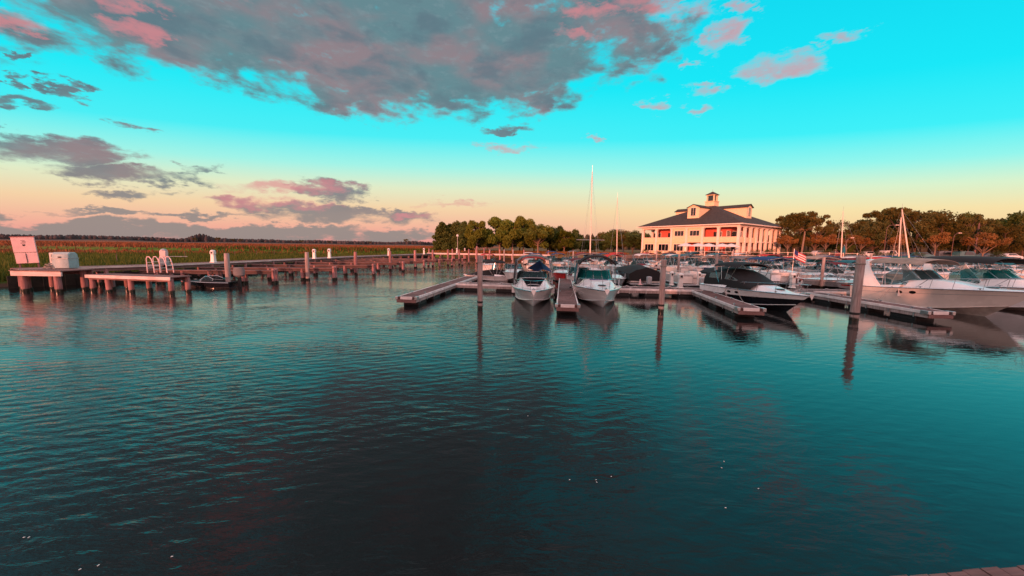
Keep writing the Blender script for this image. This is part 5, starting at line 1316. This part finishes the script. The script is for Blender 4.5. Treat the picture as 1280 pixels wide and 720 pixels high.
# palm lit red by the sun
p = WY(1002, 315, 88); q = WY(1003, 288, 88)
pm_ = thing('palm_tree', 'slender palm with red-lit trunk right of the clubhouse', 'tree', (p.x, 88, 1.7)); hh = q.z-1.7
MB().tube([(0, 0, 0), (.1, 0, hh*.4), (.25, 0, hh*.75), (.3, 0, hh)], [.26, .2, .17, .15], 10).build('trunk', barkp, pm_)
mb = MB()
for i in range(22):
    a = i*2.4; ln = random.uniform(1.5, 2.2); e0 = random.uniform(.1, 1.1); prev = None
    for k in range(7):
        f = k/6; r = ln*f; z = hh+math.sin(e0)*r-.55*r*r*.5; w = .22*(1-f)+.02
        c = Vector((.3+math.cos(a)*r, math.sin(a)*r, z)); s_ = Vector((-math.sin(a), math.cos(a), 0))*w
        cur = (c-s_-Vector((0, 0, w*.5)), c, c+s_-Vector((0, 0, w*.5)))
        if prev: mb.quad(prev[0], prev[1], cur[1], cur[0]); mb.quad(prev[1], prev[2], cur[2], cur[1])
        prev = cur
mb.build('crown', leaf_orange, pm_, smooth=0)
# street lamps
def lamp(px, py0, pyt, Y, label, arm=1.6, bent=True, r=.05):
    p = WY(px, py0, Y); q = WY(px, pyt, Y); hh = q.z-1.7
    t = thing('street_lamp', label, 'lamp post', (p.x, Y, 1.7), 0, 'lamp posts on the right bank')
    if bent: MB().tube([(0, 0, 0), (0, 0, hh-1.2), (.15, 0, hh-.5), (.6, 0, hh-.08), (arm, 0, hh)], [r, r*.8, r*.8, r*.7, r*.6], 8).build('post', greywood, t); MB().box(arm-.1, arm+.6, -.12, .12, hh-.1, hh+.04).build('lamp_head', trimw, t, bevel=.03)
    else: MB().tube([(0, 0, 0), (0, 0, hh)], [r*1.5, r], 8).build('post', greywood, t); MB().box(-.5, .5, -.06, .06, hh-.45, hh-.33).build('cross_arm', greywood, t)
    return t
lamp(1105, 315, 281, 86, 'bent-arm lamp post left of the two close masts', 2.0)
lamp(1219, 312, 270, 90, 'straight tall utility pole before the far right trees', bent=False, r=.13)
lamp(1190, 312, 291, 84, 'short lamp post left of the straight utility pole', 1.0)
lamp(1056, 318, 297, 84, 'short lamp post right of the upright mast', 1.0)
# parked cars
def car(px, Y, label, m, rz=0, van=False):
    p = WY(px, 314, Y); t = thing('parked_car', label, 'car', (p.x, Y, 1.75), rz, 'cars parked behind the seawall')
    prof = [(-2.2, .35), (-2.25, .75), (-2.1, .98), (-1.55, 1.05), (-1.05, 1.50), (.55, 1.52), (1.2, 1.05), (2.0, .92), (2.25, .7), (2.22, .35)] if not van else [(-2.3, .4), (-2.35, .9), (-2.25, 1.7), (-1.9, 1.85), (.9, 1.85), (1.5, 1.15), (2.2, 1.02), (2.4, .75), (2.35, .4)]
    rows = [[(x*(1 if abs(y) < .8 else .985), y*(1 if z < 1.06 else .84), z) for x, z in prof] for y in (-.88, -.8, .8, .88)]
    mb = MB().grid(rows); mb.poly(rows[0]); mb.poly(rows[-1], True); mb.quad(rows[0][0], rows[-1][0], rows[-1][-1], rows[0][-1]); mb.build('body', m, t, smooth=25, bevel=.03)
    zt = 1.46 if not van else 1.75
    for s in (-1, 1):
        y = s*.80; MB().poly([(-1.35, s*.895, 1.08), (.95, s*.895, 1.08), (.45, s*.765, zt), (-.95, s*.765, zt)]).build('side_window', dark_win, t, solid=.01, smooth=0)
    MB().poly([(1.12+.04, -.7, 1.10), (1.12+.04, .7, 1.10), (.60, .62, 1.47), (.60, -.62, 1.47)]).build('windscreen', dark_win, t, solid=.01)
    for x in (-1.4, 1.4):
        for s in (-1, 1):
            w_ = MB().tube([(x, s*.72, .33), (x, s*.9, .33)], .33, 16).build('wheel', tyre, t); MB().tube([(x, s*.9, .33), (x, s*.915, .33)], .2, 10).build('rim', alu, w_)
    for s in (-1, 1): MB().box(2.2, 2.27, *sorted((s*.45, s*.8)), .62, .76).build('headlight', clear, t)
    return t
car_w = mat('car_white', (.62, .62, .64), .25, coat=.6, var=.03); car_g = mat('car_grey', (.12, .13, .15), .3, metal=.4, coat=.6, var=.03)
car_b = mat('car_teal', (.04, .14, .16), .3, coat=.6, var=.03); car_r = mat('car_red', (.25, .02, .02), .3, coat=.6, var=.03)
for px, Y, lb, m_, rz, vn in [(1262, 84, 'rightmost pale car at the right edge of the picture', car_w, 0, False), (1235, 86, 'dark grey car just left of the rightmost pale car', car_g, .1, False), (1208, 85, 'dark teal car below the utility pole', car_b, 0, True),
     (1180, 87, 'dark grey van behind the short lamp post', car_g, .1, True), (1152, 84, 'teal car right of the leaning mast', car_b, 0, False), (1112, 90, 'white van behind the two close masts', car_w, .2, True),
     (1135, 89, 'grey car between the leaning mast and the teal car', car_g, 0, False), (1040, 90, 'red car left of the upright mast', car_r, 0, False), (1024, 92, 'white car behind the palm', car_w, 0, False), (1085, 92, 'white car among the ornamental trees', car_w, .1, False)]:
    car(px, Y, lb, m_, rz, vn)
rd = MB(); rd.box(44, 180, 83.8, 98, 1.0, 1.775); tag(rd.build('car_park', mat('asphalt', (.05, .05, .052), .9, var=.2, scale=.8), smooth=0), kind='structure')
# teal sculpture-like umbrella (folded) seen above the far boats
p = WY(1062, 318, 80); fo = thing('folded_umbrella', 'tall folded teal umbrella standing on the bank right of the upright mast', 'umbrella', (p.x, 81.5, 1.7))
MB().tube([(0, 0, 0), (0, 0, 2.9)], .05, 6).build('pole', alu, fo); MB().lathe([(.05, .9), (.32, 1.0), (.28, 1.9), (.05, 2.8)], n=8).build('canvas', cv_teal, fo)
# unseen trees added behind the viewer to shade the near water and boats
for i in range(25):
    s_ = -17+i*4.4; base = Vector((SDIR.x, SDIR.y, 0)).normalized(); perp = Vector((-base.y, base.x, 0))*-1
    if perp.x < 0: perp = -perp
    c = base*(40+4*math.sin(i*1.7)) + perp*s_
    z = land(c.x, c.y); k = ['rus', 'oak', 'dark'][i % 3]; hh = .90+.06*math.sin(i*2.3)
    dup(protos[k], (c.x, c.y, z), i*1.3, '%s unseen leafy tree added on the bank behind the viewer for shade' % ORD[i], (hh*1.0, hh*1.0, hh), 'unseen trees added behind the viewer for shade')
